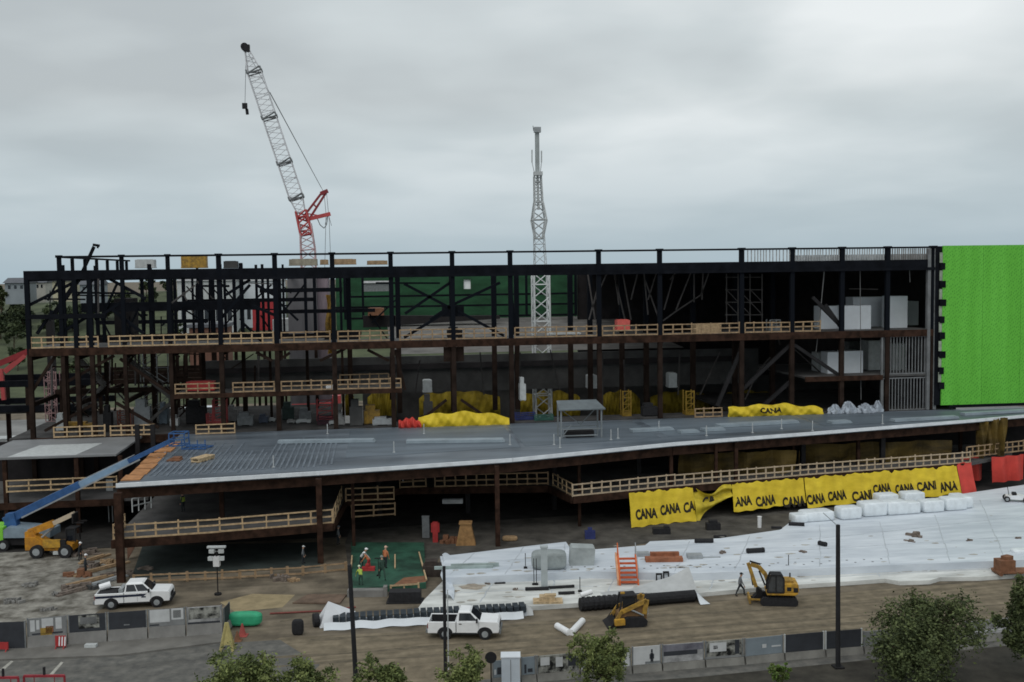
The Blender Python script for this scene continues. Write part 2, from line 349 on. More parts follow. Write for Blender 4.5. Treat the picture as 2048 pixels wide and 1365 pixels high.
for k, (x0, y0, x1, y1) in enumerate(((250, 715, 300, 760), (300, 762, 345, 800), (345, 802, 300, 842), (150, 715, 205, 770), (205, 772, 150, 830))):
    p, q = P(x0, y0, YF + 7), P(x1, y1, YF + 7); st = MB().beam(p, q, .16, .35).beam(p + V((0, 1.3, 0)), q + V((0, 1.3, 0)), .16, .35).beam(p + V((0, 0, 1.0)), q + V((0, 0, 1.0)), .07)
    for j in range(9): c = p.lerp(q, j / 9); st.box(c.x - .16, c.y, c.z + .1, c.x + .16, c.y + 1.3, c.z + .16)
    bpart(st, 'stair_flight', mat('stair_grey', (.10, .095, .09), .7, .3, 1))
for a in ((1490, 800, 1516, 742), (1516, 742, 1540, 715), (1100, 700, 1120, 780), (1205, 705, 1205, 846), (1248, 720, 1250, 800), (1360, 700, 1356, 790), (1400, 790, 1440, 705), (840, 720, 830, 790), (960, 705, 968, 790), (1040, 705, 1040, 790), (1545, 640, 1560, 690), (1590, 700, 1640, 745)):
    bpart(MB().beam(P(a[0], a[1], YF + 6), P(a[2], a[3], YF + 6), .16), 'inner_brace', mat('inner_steel', (.045, .04, .038), .8, .3, 1))
for a in ((1653, 506, 1632, 705), (1720, 520, 1722, 800), (1779, 520, 1774, 660), (1818, 520, 1820, 565), (1648, 540, 1640, 640)):
    bpart(MB().tube(P(a[0], a[1], YF + .7), P(a[2], a[3], YF + .7), .05, 5), 'hanging_cable', mat('cable_grey', (.14, .14, .14), .6, .1, 1))
bpart(MB().beam(P(1698, 578, YF + 3), P(1756, 579, YF + 3), .12), 'inner_brace', MATS['inner_steel'])
bpart(MB().cbox((fx(906), YF + .3, ZF3 + 2.7), 2.6, .1, 1.2), 'gusset', STEEL)
bpart(MB().cbox((fx(906), YF + .3, ZF3 - 2.6), 2.4, .1, 1.7), 'gusset', COLM)
# floors
def edge(px0, px1, py, z, t, m, name='edge_beam', dy=0):
    bpart(MB().box(fx(px0), YF - .30 + dy, z - t, fx(px1), YF - .04 + dy, z), name, m)
bpart(MB().box(XL, YF - .03, ZF3 - .25, fx(640), YF + 8.6, ZF3 - .01), 'floor_slab', SLAB)
bpart(MB().box(fx(640), YF - .03, ZF3 - .25, fx(1872), YF + 5.0, ZF3 - .01), 'floor_slab', SLAB)
bpart(MB().box(fx(1480), YF + 5.01, ZF3 - .26, fx(1872), YF + 22, ZF3 - .012), 'floor_slab', SLAB)
edge(55, 1868, 690, ZF3, .85, RUST)
bpart(MB().box(fx(342), YF - .03, ZF2 - .25, fx(800), YF + 5, ZF2 - .01), 'floor_slab', SLAB)
edge(342, 800, 790, ZF2, .5, RUST)
bpart(MB().box(fx(1610), YF - .03, ZF2 - .25, fx(1872), YF + 18, ZF2 - .01), 'floor_slab', SLAB)
edge(1610, 1765, 755, ZF2, .6, RUST)
bpart(MB().box(-41, YF - .03, ZF1 - .35, fx(672, 850), YF + 24, ZF1 - .01), 'floor_slab', mat('dirty_slab', (.05, .048, .047), .9, .4, .5))
bpart(MB().box(fx(672, 850) + .01, YF - .03, ZF1 - .35, fx(1490, 850), YF + 4, ZF1 - .01), 'floor_slab', MATS['dirty_slab'])
bpart(MB().box(fx(1490, 850) + .01, YF - .03, ZF1 - .35, 72, YF + 24, ZF1 - .01), 'floor_slab', MATS['dirty_slab'])
bpart(MB().box(-44, 104, .012, 84, YF + 60, .03), 'shade_sheet', mat('painted_shade', (.030, .028, .026), .95, .45, .5))  # dark sheet, paints the podium's shade onto the ground
bpart(MB().box(XL, YF - .35, ZF1 - .9, fx(400, 860), YF - .04, ZF1 - .02), 'edge_beam', RUST)
# seating bowl behind: dark rim wall, grey raked slab, far sheathing, core
bpart(MB().box(fx(366) , YF + 14, 10.5, fx(1600), YF + 14.6, 15.25), 'bowl_wall', DCONC)
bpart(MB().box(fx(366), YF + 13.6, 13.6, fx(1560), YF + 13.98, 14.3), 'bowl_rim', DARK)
bowl = MB().grid(lambda u, v: (2 + 41 * u, YF + 20 + 48 * v, 15.1 + 2.6 * v + .0 * u), 2, 16)
bpart(bowl, 'seating_slab', mat('bowl_concrete', (.135, .128, .12), .95, .3, .3))
YG = YF + 70
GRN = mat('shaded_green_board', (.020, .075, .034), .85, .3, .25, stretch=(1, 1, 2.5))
def gx(px): return PX(px, 600, YG)
def gz(py, px=900): return PZ(px, py, YG)
gw = MB()
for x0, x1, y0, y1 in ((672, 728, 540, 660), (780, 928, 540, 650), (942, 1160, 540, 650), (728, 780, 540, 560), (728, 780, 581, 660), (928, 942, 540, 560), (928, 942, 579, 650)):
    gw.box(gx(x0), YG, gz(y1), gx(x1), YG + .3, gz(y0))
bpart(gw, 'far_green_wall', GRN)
bpart(MB().box(gx(927.5), YG + .4, gz(580), gx(942.5), YG + .5, gz(559)), 'white_opening_board', mat('bright_board', (.9, .92, .92), .5, .02, 1))
for y0, y1, py in ((690, 1150, 591), (665, 1150, 612), (690, 1150, 634)):
    bpart(MB().box(PX(y0, 600, YG - 8), YG - 8.3, PZ(900, py + 2, YG - 8), PX(y1, 600, YG - 8), YG - 8, PZ(900, py - 2, YG - 8)), 'girt', STEEL)
for px in (690, 726, 990, 1052, 1138, 1150):
    bpart(MB().box(PX(px, 600, YG - 8) - .2, YG - 8.8, ZF3, PX(px, 600, YG - 8) + .2, YG - 8.4, 26), 'column', COLM)
bpart(MB().box(PX(726, 640, YG - 14), YG - 14, PZ(760, 655, YG - 14), PX(790, 640, YG - 14), YG - 12, PZ(760, 632, YG - 14)), 'dark_girder', DARK)
bpart(MB().prism([P(780, 632, YG - 14), P(780, 652, YG - 14), P(1000, 638, YG - 14), P(1000, 632, YG - 14)], (0, 2, 0)), 'dark_girder', DARK)
bpart(MB().box(PX(576, 620, YF + 26), YF + 26, 8, PX(634, 620, YF + 26), YF + 32, 26.9), 'core_wall', mat('core_concrete', (.185, .18, .19), .9, .18, .25, stretch=(2.5, 1, .5)))
bpart(MB().box(PX(635, 620, YF + 27), YF + 27, 8, PX(657, 620, YF + 27), YF + 33, 26.6), 'core_wall', mat('core_board', (.26, .21, .235), .9, .18, .5, stretch=(3, 1, .6)))
ydr = MB().grid(lambda u, v: (PX(652 + 16 * u + 3 * sin(v * 9), 620, YF + 22), YF + 22 + .3 * sin(u * 9 + v * 4), PZ(660, 590 + 118 * v, YF + 22)), 8, 12)
bpart(ydr, 'hanging_drape', YDARK)
# right half: solid roof, dark interior
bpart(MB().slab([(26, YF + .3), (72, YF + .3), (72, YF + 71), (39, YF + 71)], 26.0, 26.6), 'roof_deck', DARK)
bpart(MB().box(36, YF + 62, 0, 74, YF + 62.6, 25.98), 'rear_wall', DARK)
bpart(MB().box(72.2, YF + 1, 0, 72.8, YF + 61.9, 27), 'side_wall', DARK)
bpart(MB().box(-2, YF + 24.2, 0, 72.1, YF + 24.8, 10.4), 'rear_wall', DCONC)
# hanging truss webs under the roof, scaffold frame
tw = [(1175, 545, 1190, 640), (1215, 545, 1190, 600), (1230, 548, 1238, 610), (1250, 640, 1228, 548), (1245, 545, 1262, 640), (1262, 600, 1275, 548), (1288, 548, 1296, 630), (1296, 600, 1312, 548), (1318, 640, 1290, 560),
      (1328, 620, 1348, 550), (1340, 560, 1352, 545), (1352, 620, 1382, 545), (1388, 548, 1388, 605), (1356, 620, 1402, 590), (1402, 590, 1418, 545), (1326, 642, 1356, 620), (1406, 545, 1404, 600), (1178, 640, 1200, 560)]
for a in tw: bpart(MB().beam(P(a[0], a[1], YF + 7), P(a[2], a[3], YF + 7), .16), 'truss_web', TW)
sc = MB()
for px in (1453, 1476, 1500, 1524): sc.beam(P(px, 548, YF + 6), P(px, 650, YF + 6), .12)
for py in (555, 580, 605, 630): sc.beam(P(1450, py, YF + 6), P(1526, py, YF + 6), .1)
for k in range(6): sc.beam(P(1453 + 24 * (k % 3), 580 + 25 * (k // 3), YF + 6.1), P(1477 + 24 * (k % 3), 605 + 25 * (k // 3), YF + 6.1), .09)
bpart(sc, 'stair_tower_frame', TW)
# parapet studs under the top rail on the right
PS = mat('parapet_stud', (.40, .41, .41), .5, .2, 2)
for a, b, st, bk in ((1488, 1580, 6.4, 0), (1590, 1680, 5.6, 0), (1690, 1770, 5.2, 0), (1781, 1860, 4.4, 1)):
    m_ = MB(); p = a
    while p < b:
        m_.box(fx(p, 510) - .045, YF - .05, ZR - .01, fx(p, 510) + .045, YF + .10, ZT - .04); p += st * R_.uniform(.8, 1.2)
    bpart(m_, 'parapet_studs', PS if not bk else mat('parapet_stud_dull', (.21, .20, .19), .7, .2, 2))
bpart(MB().box(fx(1590), YF + .3, ZR - .3, fx(1862), YF + .4, ZR + .7), 'parapet_board', mat('parapet_white', (.5, .53, .55), .6, .2, 1.5))
# metal stud wall at the right, in two tiers
STUD = mat('metal_stud', (.16, .165, .17), .5, .2, 1)
for z0, z1, px0 in ((ZF2 + .05, ZF3 - .9, 1764), (ZF1, ZF2 - .55, 1768)):
    m_ = MB(); p = px0
    while p < 1866:
        x = fx(p); m_.box(x - .05, YF - .02, z0, x + .05, YF + .14, z1); p += 6.2
    m_.box(fx(px0), YF - .025, z0 - .05, fx(1866), YF + .145, z0 + .1).box(fx(px0), YF - .025, z1, fx(1866), YF + .145, z1 + .15)
    bpart(m_, 'stud_wall', STUD)
bpart(MB().box(fx(1764) - .1, YF - .2, ZF1, fx(1764) + .12, YF + .1, ZF3 - .86), 'jamb', STUD)
for px in (1855, 1868): bpart(MB().box(fx(px, 650) - .2, YF - .34, ZF1, fx(px, 650) + .2, YF - .05 + .2, ZT - .05), 'jamb', MGREY if px > 1860 else STUD)
# bright green sheathing wall
GBR = mat('green_sheathing', (.128, .49, .048), .65, .05, 1.0, col2=(.150, .54, .062), stretch=(.9, 1, .07))
t = GBR.node_tree; b = t.nodes['Principled BSDF']; src = b.inputs['Base Color'].links[0].from_socket
co = [n for n in t.nodes if n.type == 'TEX_COORD'][0]
mp = t.nodes.new('ShaderNodeMapping'); mp.inputs['Scale'].default_value = (1.9, 1, 1.0); mp.inputs['Rotation'].default_value = (0, .42, 0); t.links.new(co.outputs['Object'], mp.inputs[0])
vo = t.nodes.new('ShaderNodeTexVoronoi'); vo.inputs['Scale'].default_value = 2.3; vo.inputs['Randomness'].default_value = .35; t.links.new(mp.outputs[0], vo.inputs[0])
vr = t.nodes.new('ShaderNodeValToRGB'); vr.color_ramp.elements[0].position = .12; vr.color_ramp.elements[0].color = (.25, .42, .35, 1); vr.color_ramp.elements[1].position = .36; vr.color_ramp.elements[1].color = (1, 1, 1, 1)
t.links.new(vo.outputs['Distance'], vr.inputs[0])
mm = t.nodes.new('ShaderNodeMix'); mm.data_type = 'RGBA'; mm.blend_type = 'MULTIPLY'; mm.inputs[0].default_value = .75
t.links.new(src, mm.inputs[6]); t.links.new(vr.outputs[0], mm.inputs[7]); t.links.new(mm.outputs[2], b.inputs['Base Color'])
gx0 = fx(1878, 650); seam = fx(1958, 650)
for x0, x1 in ((gx0, seam - .015), (seam + .015, seam + 5.1), (seam + 5.13, seam + 10.2), (seam + 10.23, seam + 22)):
    rows = 4 if x0 == gx0 else 1
    bpart(MB().box(x0, YF - .75, 8.7, x1, YF - .55, ZT + .25), 'green_sheathing', GBR)
nm = MB(); gm_ = MB()
for k, py in enumerate((533, 569, 606, 640, 672, 710, 742, 772)):
    z = PZ(1882, py, YF - .8); nm.box(gx0 - .35, YF - .80, z - .42, gx0 + .28 + .1 * (k % 3), YF - .77, z + .42)
    gm_.box(gx0 - .38, YF - .70, z + .44, gx0 - .01, YF - .6, z + 1.7)
bpart(MB().box(fx(1866, 650), YF - .5, 8.7, gx0 + .5, YF - .42, ZT + .2), 'edge_panel', STEEL)
bpart(nm, 'fixing_strip', STEEL); bpart(gm_, 'sheathing_edge', mat('sheathing_edge', (.30, .34, .27), .8, .2, 2))
bpart(MB().box(gx0 + 1, YF - .9, 8.35, seam + 22, YF - .5, 8.68), 'base_angle', STEEL)

# ---------------- podium: metal deck roof, mezzanine, columns
EDGE = [G(232, 970, 8.1), G(640, 945, 8.1), G(1024, 919, 8.1), G(1350, 887, 8.1), G(1600, 868, 8.1), G(1930, 842, 8.1), G(2200, 818, 8.1)]
DECK = streaks(mat('metal_deck', (.115, .140, .170), .36, .25, .25, metal=.1, col2=(.175, .205, .240), stretch=(.3, 1, 1)), .12, .8, .06, .72, 1.2)
POD = []
back = [V((EDGE[-1].x, YF - .4, 0)), V((EDGE[0].x + .3, YF - .4, 0))]
bpart(MB().slab([p for p in EDGE] + back, 7.75, 8.1), 'podium_roof', DECK)
# deck ribs on the left part, laid as raised strips
rb = MB()
for k in range(34):
    x = EDGE[0].x + .9 + k * .52
    y0 = 94.6 + (x - EDGE[0].x) * .14 + 1.5
    rb.box(x, y0 + R_.uniform(0, 1.2), 8.104, x + .2, y0 + R_.uniform(9, 19), 8.15)
bpart(rb, 'deck_ribs', mat('deck_rib', (.15, .178, .21), .45, .2, .5, metal=.1))
for x0, x1, y0, y1, c in ((-3.2, 14.5, 103, 121, .160), (15, 30, 106, 121.5, .145), (31, 50, 109, 121.8, .17), (50.5, 72, 112.5, 122, .15)):
    bpart(MB().slab([(x0, y0), (x1, y0 + (x1 - x0) * .15), (x1, y1), (x0, y1)], 8.105, 8.12), 'deck_sheet', mat('deck_sheet_%d' % int(c * 1000), (c * .82, c * 1.0, c * 1.18), .5, .2, .3, metal=.1, stretch=(.3, 2, 1)))
tr = mat('edge_trim', (.68, .71, .74), .5, .1, 1)
for a, b in zip(EDGE, EDGE[1:]):
    d = (b - a).normalized(); n = V((d.y, -d.x, 0))
    bpart(MB().beam(a + n * .12 + V((0, 0, -.05)), b + n * .12 + V((0, 0, -.05)) - d * .01, .2, .34), 'edge_trim', tr)
    bpart(MB().beam(a - n * .6 + V((0, 0, -.85)), b - n * .6 + V((0, 0, -.85)) - d * .01, .3, .95), 'podium_beam', RUST)
bpart(MB().beam(V((EDGE[0].x + .4, YF - 1, 7.3)), EDGE[0] + V((.4, .5, -.8)), .3, .9), 'podium_beam', RUST)
for k in range(7):
    a = G(262 + k * 13 - 20, 962 - k * 11.2 - 4, 8.2)
    bpart(MB().cbox((a.x + .9 + R_.uniform(-.1, .15), a.y + .6, 8.11), 1.5 + R_.uniform(-.2, .3), 2.5, .10, R_.uniform(-.05, .05)), 'orange_planking', ORANGEW)
# mezzanine, with its recess
MEZ = [G(215, 1082, 3.5), G(440, 1066, 3.5), G(665, 1047, 3.5), G(690, 1000, 3.5), G(800, 976, 3.5), G(1098, 972, 3.5), G(1145, 994, 3.5), G(1350, 974, 3.5), G(1600, 953, 3.5), G(1940, 926, 3.5)]
MEZ[0].x += .3
mz = [p for p in MEZ] + [V((75, 115.5, 0)), V((80, YF, 0)), V((MEZ[0].x, YF, 0))]
bpart(MB().slab(mz, 3.15, 3.5), 'mezzanine_floor', SLAB)
for a, b in zip(MEZ, MEZ[1:]):
    d = (b - a).normalized(); n = V((d.y, -d.x, 0))
    bpart(MB().beam(a + n * .1 + V((0, 0, -.32)), b + n * .1 + V((0, 0, -.32)) - d * .01, .18, .72), 'mezzanine_beam', RUST)
for px, py, z0, w in ((240, 1168, 0, .62), (641, 1130, 0, .5), (443, 1040, 3.5, .4), (997, 1096, 0, .42), (1161, 1056, 0, .3), (1345, 1040, 0, .35), (1475, 1030, 0, .35), (1720, 935, 3.5, .35), (1590, 940, 3.5, .3), (1925, 906, 3.5, .35), (708, 1105, 0, .3), (1435, 968, 3.5, .3)):
    p = G(px, py, z0); p.y += .5
    bpart(MB().box(p.x - w / 2, p.y - w / 2, z0, p.x + w / 2, p.y + w / 2, 7.73), 'podium_column', RUST)
for k in range(9):
    x = -19 + k * 9.5
    bpart(MB().box(x - .25, 112, 0, x + .25, 112.5, 7.7), 'podium_column', DSTEEL)
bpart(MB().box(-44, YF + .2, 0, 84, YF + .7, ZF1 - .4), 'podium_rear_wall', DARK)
# left extension of the first floor: pale roof sheet, beams, columns
LE = [P(4, 903, 110.5), P(225, 897, 110.5)]
bpart(MB().slab([(P(-60, 903, 110.5).x, 110.5), (P(232, 897, 110.5).x, 110.5), (P(232, 897, 110.5).x, YF - .45), (P(-60, 897, 110).x, YF - .45)], 7.85, 8.05), 'side_roof', mat('side_roof_sheet', (.20, .205, .21), .6, .15, .3))
bpart(MB().slab([(P(12, 903, 110.5).x, 110.8), (P(150, 897, 110.5).x, 110.8), (P(205, 897, 118).x, 118), (P(80, 897, 118).x, 118)], 8.055, 8.08), 'side_roof_sheet', LGREY)
for px in (8, 152, 240):
    x = P(px, 940, 110.5).x; bpart(MB().box(x - .2, 110.6, 0, x + .2, 111, 7.8), 'podium_column', RUST)
for px in (275, 306):
    x = P(px, 900, 116).x; bpart(MB().box(x - .22, 116, 0, x + .22, 116.4, 10.2), 'podium_column', DSTEEL)
bpart(MB().box(P(-60, 985, 110.4).x, 110.45, 2.75, P(236, 975, 110.4).x, 110.75, 3.4), 'mezzanine_beam', RUST)
bpart(MB().slab([(-46, 110.8), (-23.6, 110.8), (-23.6, YF), (-46, YF)], 3.1, 3.4), 'mezzanine_floor', SLAB)
# interior pieces under the podium
DKGR = mat('green_floor', (.035, .085, .062), .7, .3, .6)
bpart(MB().slab([G(262, 1158, .03), G(640, 1135, .03), G(648, 1085, .03), G(285, 1092, .03)], .01, .04), 'green_floor', mat('dim_floor', (.035, .045, .042), .8, .3, .5))
bpart(MB().slab([G(704, 1178, .5), G(852, 1166, .5), G(848, 1085, .5), G(702, 1085, .5)], .02, .5), 'green_floor', mat('green_deck', (.023, .074, .048), .75, .45, .6))
bpart(MB().slab([G(785, 1172, .51), G(852, 1164, .51), G(852, 1152, .51), G(808, 1156, .51)], .501, .53), 'green_floor', REDW)
for px0, py0, px1, py1 in ((704, 1112, 700, 1170), (790, 1110, 790, 1136), (838, 1105, 853, 1160)):
    bpart(MB().beam(G(px0, py0, .6), G(px1, py1, .6), .12), 'deck_curb', TIMBER)
# dim fabrics behind the upper mezzanine on the right
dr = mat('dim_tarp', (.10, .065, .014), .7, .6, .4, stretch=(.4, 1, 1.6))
for p0, p1, y0, y1, yy in ((1358, 1590, 900, 955, 110), (1600, 1900, 880, 945, 114), (1955, 2010, 835, 905, 114)):
    bpart(MB().grid(lambda u, v: (PX(p0 + (p1 - p0) * u, 910, yy), yy + .4 * sin(u * 17 + v * 3) + .2 * sin(u * 41), PZ(p0 + (p1 - p0) * u, y0 + (y1 - y0) * v + (1 - u) * 10 + 5 * sin(u * 7 + 2) * v, yy)), 40, 8), 'hanging_tarp', dr)

# ================================================================== TIMBER GUARDRAILS
def guardrail(label, pts, h=1.15, step=1.25, m=TIMBER, group='timber guardrails on the floor edges', pw=.15, rails=(1., .54, .1), name='timber_guardrail', cat='guardrail'):
    pts = [V(p) for p in pts]; c = pts[0].copy()
    t = thing(name, label, cat, c, 0, group); post = None
    for a, b in zip(pts, pts[1:]):
        d = b - a; ln = d.length; d.normalize(); n = max(1, round(ln / step)); yaw = atan2(d.y, d.x)
        for k in range(n + 1):
            if k == n and (b - pts[-1]).length > .01: continue
            p = a + d * (ln * k / n) - c + V((R_.uniform(-.06, .06) * (0 < k < n), 0, 0))
            if post is None:
                post = MB().box(-pw / 2, -.05, 0, pw / 2, .05, h + .05).build('post', m, t, local=True); post.location = p; post.rotation_euler = (0, 0, yaw)
            else:
                pc = copyof(post, t, p, (R_.uniform(-.03, .03), R_.uniform(-.035, .035), yaw)); pc.scale = (R_.uniform(.75, 1.2), 1, R_.uniform(.94, 1.10))
        for k, r in enumerate(rails):
            z = V((0, 0, h * r)); s = V((0, 0, R_.uniform(-.03, .03)))
            MB().beam(a + z + d * .01 - V((0, .07, 0)) - s, b + z + s * 1.5 - d * .01 - V((0, .07, 0)), .045, .15 if k else .13).build('rail', m, t)
    return t
def rail_px(label, a, b, Y, z, **k):
    x0, x1 = PX(a, 680, Y), PX(b, 680, Y); return guardrail(label, [(x0, Y, z), (x1, Y, z)], **k)
yr = YF - .12
F3R = [(62, 196, 'sparse timber guardrail with bare posts at the far left end of the third floor'), (217, 547, 'longest timber guardrail on the third floor, left of the grey core wall'),
       (563, 660, 'short timber guardrail on the third floor in front of the grey core wall'), (676, 782, 'timber guardrail on the third floor right of the yellow drape'),
       (800, 1012, 'dull timber guardrail on the third floor under the cross brace'), (1030, 1194, 'timber guardrail on the third floor behind which the white crane lattice passes'),
       (1205, 1316, 'timber guardrail on the third floor by the red cloth'), (1326, 1478, 'timber guardrail on the third floor with the tan crate behind it'),
       (1490, 1580, 'timber guardrail on the third floor right of the crate and scaffold frame'), (1588, 1640, 'short orange stained timber guardrail on the third floor beside the white boxes')]
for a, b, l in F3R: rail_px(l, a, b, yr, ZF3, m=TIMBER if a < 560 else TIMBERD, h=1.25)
for a, b, l in ((347, 438, 'short timber guardrail on the second floor around the red machine'), (463, 546, 'timber guardrail on the second floor next to the red machine'),
                (560, 661, 'timber guardrail on the second floor with a white bucket at its right end'), (672, 800, 'timber guardrail on the second floor at the right end of the slab')):
    rail_px(l, a, b, yr, ZF2, m=TIMBERD, h=1.15)
rail_px('upper timber guardrail standing behind the second floor edge', 678, 776, YF + 4.6, ZF2, m=TIMBERD, h=1.3)
rail_px('yellowish timber guardrail on the first floor at the far left', 100, 202, YF - .8, ZF1 + .05, h=1.2, m=TIMBER)
rail_px('timber guardrail on the first floor above the pale side roof', 214, 302, YF - .8, ZF1 + .05, h=1.15)
rail_px('small timber guardrail at the back of the podium deck behind the blue basket', 386, 464, YF - 1.4, ZF1, h=1.1, m=TIMBER)
rail_px('small boxed timber guardrail at the back of the podium near the yellow tarp', 1390, 1444, YF - .9, ZF1, h=1.1, m=TIMBERD)
guardrail('timber guardrail on the left front edge of the mezzanine under the deck corner', [MEZ[0] + V((.15, 4.5, 0)), MEZ[0] + V((.15, .15, 0)), MEZ[1], MEZ[2]], h=1.25, step=1.95)
guardrail('sloping timber guardrail linking the front mezzanine to the stair landing', [MEZ[2] + V((.1, .1, 0)), G(684, 1006, 3.6) + V((0, 0, .4))], h=1.25, step=2.2)
guardrail('timber guardrail on the upper stair landing', [G(692, 1004, 3.8), G(788, 1000, 3.8)], h=1.3, step=1.7, m=TIMBERD)
guardrail('timber guardrail on the lower stair landing', [G(704, 1036, 2.2), G(790, 1031, 2.2)], h=1.25, step=2.2, m=TIMBERD)
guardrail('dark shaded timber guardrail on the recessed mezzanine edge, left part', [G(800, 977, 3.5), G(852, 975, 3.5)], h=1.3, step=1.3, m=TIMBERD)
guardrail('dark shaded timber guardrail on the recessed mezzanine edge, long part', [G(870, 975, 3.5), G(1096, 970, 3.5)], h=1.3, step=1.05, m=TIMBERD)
guardrail('slanting timber guardrail closing the right side of the mezzanine recess', [G(1106, 972, 3.5), G(1144, 993, 3.5)], h=1.3, step=1.3, m=TIMBER)
guardrail('longest timber guardrail, running above the yellow printed tarps', [MEZ[6], MEZ[7], MEZ[8], MEZ[9]], h=1.25, step=1.06, m=mat('pale_timber', (.46, .36, .25), .85, .2, 3))
guardrail('timber guardrail continuing right of the red tarp to the edge of view', [MEZ[9] + V((.3, 1.2, .3)), G(2070, 900, 3.8)], h=1.3, step=1.0, m=TIMBERD)
guardrail('timber guardrail on the mezzanine beside the blue lift boom', [P(14, 986, 110.5), P(234, 976, 110.5)], h=1.2, step=2.2)
guardrail('low timber edging on the ground below the left mezzanine', [G(268, 1168, 0), G(480, 1158, 0), G(606, 1151, 0), G(692, 1142, 0)], h=.75, step=1.5, rails=(.95, .25), m=TIMBERD, pw=.22)
guardrail('white painted low guardrail stub in front of the green work deck', [G(782, 1196, 0), G(838, 1192, 0)], h=1.0, step=1.2, m=TIMBER)

# ================================================================== PRINTED TARPS
TARP = mat('yellow_tarp', (.66, .475, .022), .55, .14, .7, col2=(.76, .565, .035), bump=.5, stretch=(.6, 1, 1.4))
INK = mat('black_print', (.02, .017, .012), .8, .1, 3)
REDT = mat('red_tarp', (.58, .06, .045), .55, .15, .6)
def yedge(px):
    q = [(1145, 994), (1350, 974), (1600, 953), (1940, 926), (2100, 914)]
    for (a, b), (c, d) in zip(q, q[1:]):
        if px <= c: return b + (d - b) * (px - a) / (c - a)
    return 914
def tsurf(px, z, off=0, amp=1):
    g = G(px, yedge(px), 3.5); s = g.x
    w = .07 * abs(sin(s * 1.3 + z * .9)) + .05 * abs(sin(s * .8 - z * 1.6 + 1)) + .10 * sin(s * 2.1 + z * .7) + .05 * sin(s * 5.3 - z * 1.1) + .16 * (1 - min(1, z / 3.4)) * sin(s * .9 + 1)
    return V((g.x, g.y - .30 - 1.15 * (1 - min(1, z / 3.4)) + w * amp * .9 - off, z))
def tz(px, py):
    g = G(px, yedge(px), 3.5); return P(px, py, g.y - .3).z
def text_mesh(body):
    c = bpy.data.curves.new('t', 'FONT'); c.body = body; c.size = 1; c.align_x = 'CENTER'; c.align_y = 'CENTER'; c.offset = .045; c.resolution_u = 3
    o = bpy.data.objects.new('t', c); COL.objects.link(o); dg = bpy.context.evaluated_depsgraph_get(); dg.update()
    me = bpy.data.meshes.new_from_object(o.evaluated_get(dg)); vs = [v.co.copy() for v in me.vertices]; fs = [list(p.vertices) for p in me.polygons]
    bpy.data.objects.remove(o); bpy.data.curves.remove(c); bpy.data.meshes.remove(me); return vs, fs
TXT = {b: text_mesh(b) for b in ('CANA', 'ANA', 'CANI', 'CA')}
def print_on(root, body, pxc, pyc, wpx, hz, slope=0):
    vs, fs = TXT[body]; wid = max(v.x for v in vs) - min(v.x for v in vs); hh = max(v.y for v in vs) - min(v.y for v in vs)
    zc = tz(pxc, pyc); m_ = MB()
    m_.add([tsurf(pxc + v.x / wid * wpx, zc + v.y / hh * hz * 1.2 + slope * v.x / wid, .04) for v in vs], fs)
    m_.build('lettering', INK, root)
def tarp(label, x0, x1, ztop, zbot, m, group='tarps hung under the mezzanine', name='hanging_tarp', words=()):
    t = thing(name, label, 'tarp', tsurf((x0 + x1) / 2, 0), 0, group)
    n = int((x1 - x0) / 4) + 2
    MB().grid(lambda u, v: tsurf(x0 + (x1 - x0) * u, zbot(u) + .05 * sin(u * 31 + x0) + (ztop(u) - .13 * abs(sin((x0 + (x1 - x0) * u) * .16)) - zbot(u)) * v), n, 16).build('cloth', m, t, smooth=True)
    for w in words: print_on(t, *w)
    return t
tarp('yellow tarp at the left end, hanging to the ground with printed words', 1256, 1384, lambda u: 3.45, lambda u: .08, TARP,
     words=(('CANA', 1287, 1026, 44, .85, -.1), ('CANA', 1335, 1017, 40, .85, .1), ('CA', 1372, 1012, 22, .85, .25)))
tt = thing('hanging_tarp', 'torn twisted yellow tarp swooping up between the two flat tarps', 'tarp', tsurf(1420, 1.5), 0, 'tarps hung under the mezzanine')
def torn(u, v):
    px = 1384 + 76 * u; top = 972 + 16 * sin(pi * min(1, u * 1.25)) - 4 * u; bot = 1056 - 66 * (u ** .55)
    p = tsurf(px, tz(px, bot + (top - bot) * v)); p.y += .28 * sin(v * 9 + u * 5); return p
MB().grid(torn, 18, 12).build('cloth', mat('folded_tarp', (.52, .40, .03), .55, .25, 1.2), tt, smooth=True)
print_on(tt, 'CA', 1412, 1001, 26, .8, .5)
tarp('long middle yellow tarp with many printed words behind the white bales', 1461, 1604, lambda u: 3.45, lambda u: .55 + .25 * u, TARP,
     words=(('ANA', 1481, 1001, 34, .8, .05), ('CANA', 1525, 1000, 40, .85, .1), ('CANA', 1580, 1002, 44, .9, 0)))
tarp('yellow tarp at the right end beside the red tarp', 1606, 1911, lambda u: 3.45, lambda u: .3, TARP,
     words=(('CANA', 1624, 996, 36, .85, .1), ('CANA', 1667, 990, 36, .85, .12), ('CANI', 1716, 990, 38, .9, .1), ('CANA', 1757, 976, 35, .8, .1), ('CANA', 1801, 976, 36, .8, .1), ('CANI', 1845, 971, 38, .8, .1), ('ANA', 1888, 972, 34, .85, .15)))
tarp('plain red tarp at the right end of the yellow printed tarps', 1912, 1940, lambda u: 3.7, lambda u: .3, REDT)
for p0, p1, l in ((1946, 1990, 'shaded red tarp hanging just right of the corner'), (2010, 2075, 'red tarp at the right edge of view by the dark opening')):
    a, b = G(p0, 975, .8), G(p1, 968, .8); a.y += 2.5; b.y += 2.5
    m_ = MB().grid(lambda u, v: a.lerp(b, u) + V((0, .25 * sin(u * 14 + v), .0 + 3.0 * v)), 24, 6)
    solo(m_, 'hanging_tarp', l, 'tarp', REDT, 'tarps hung under the mezzanine')
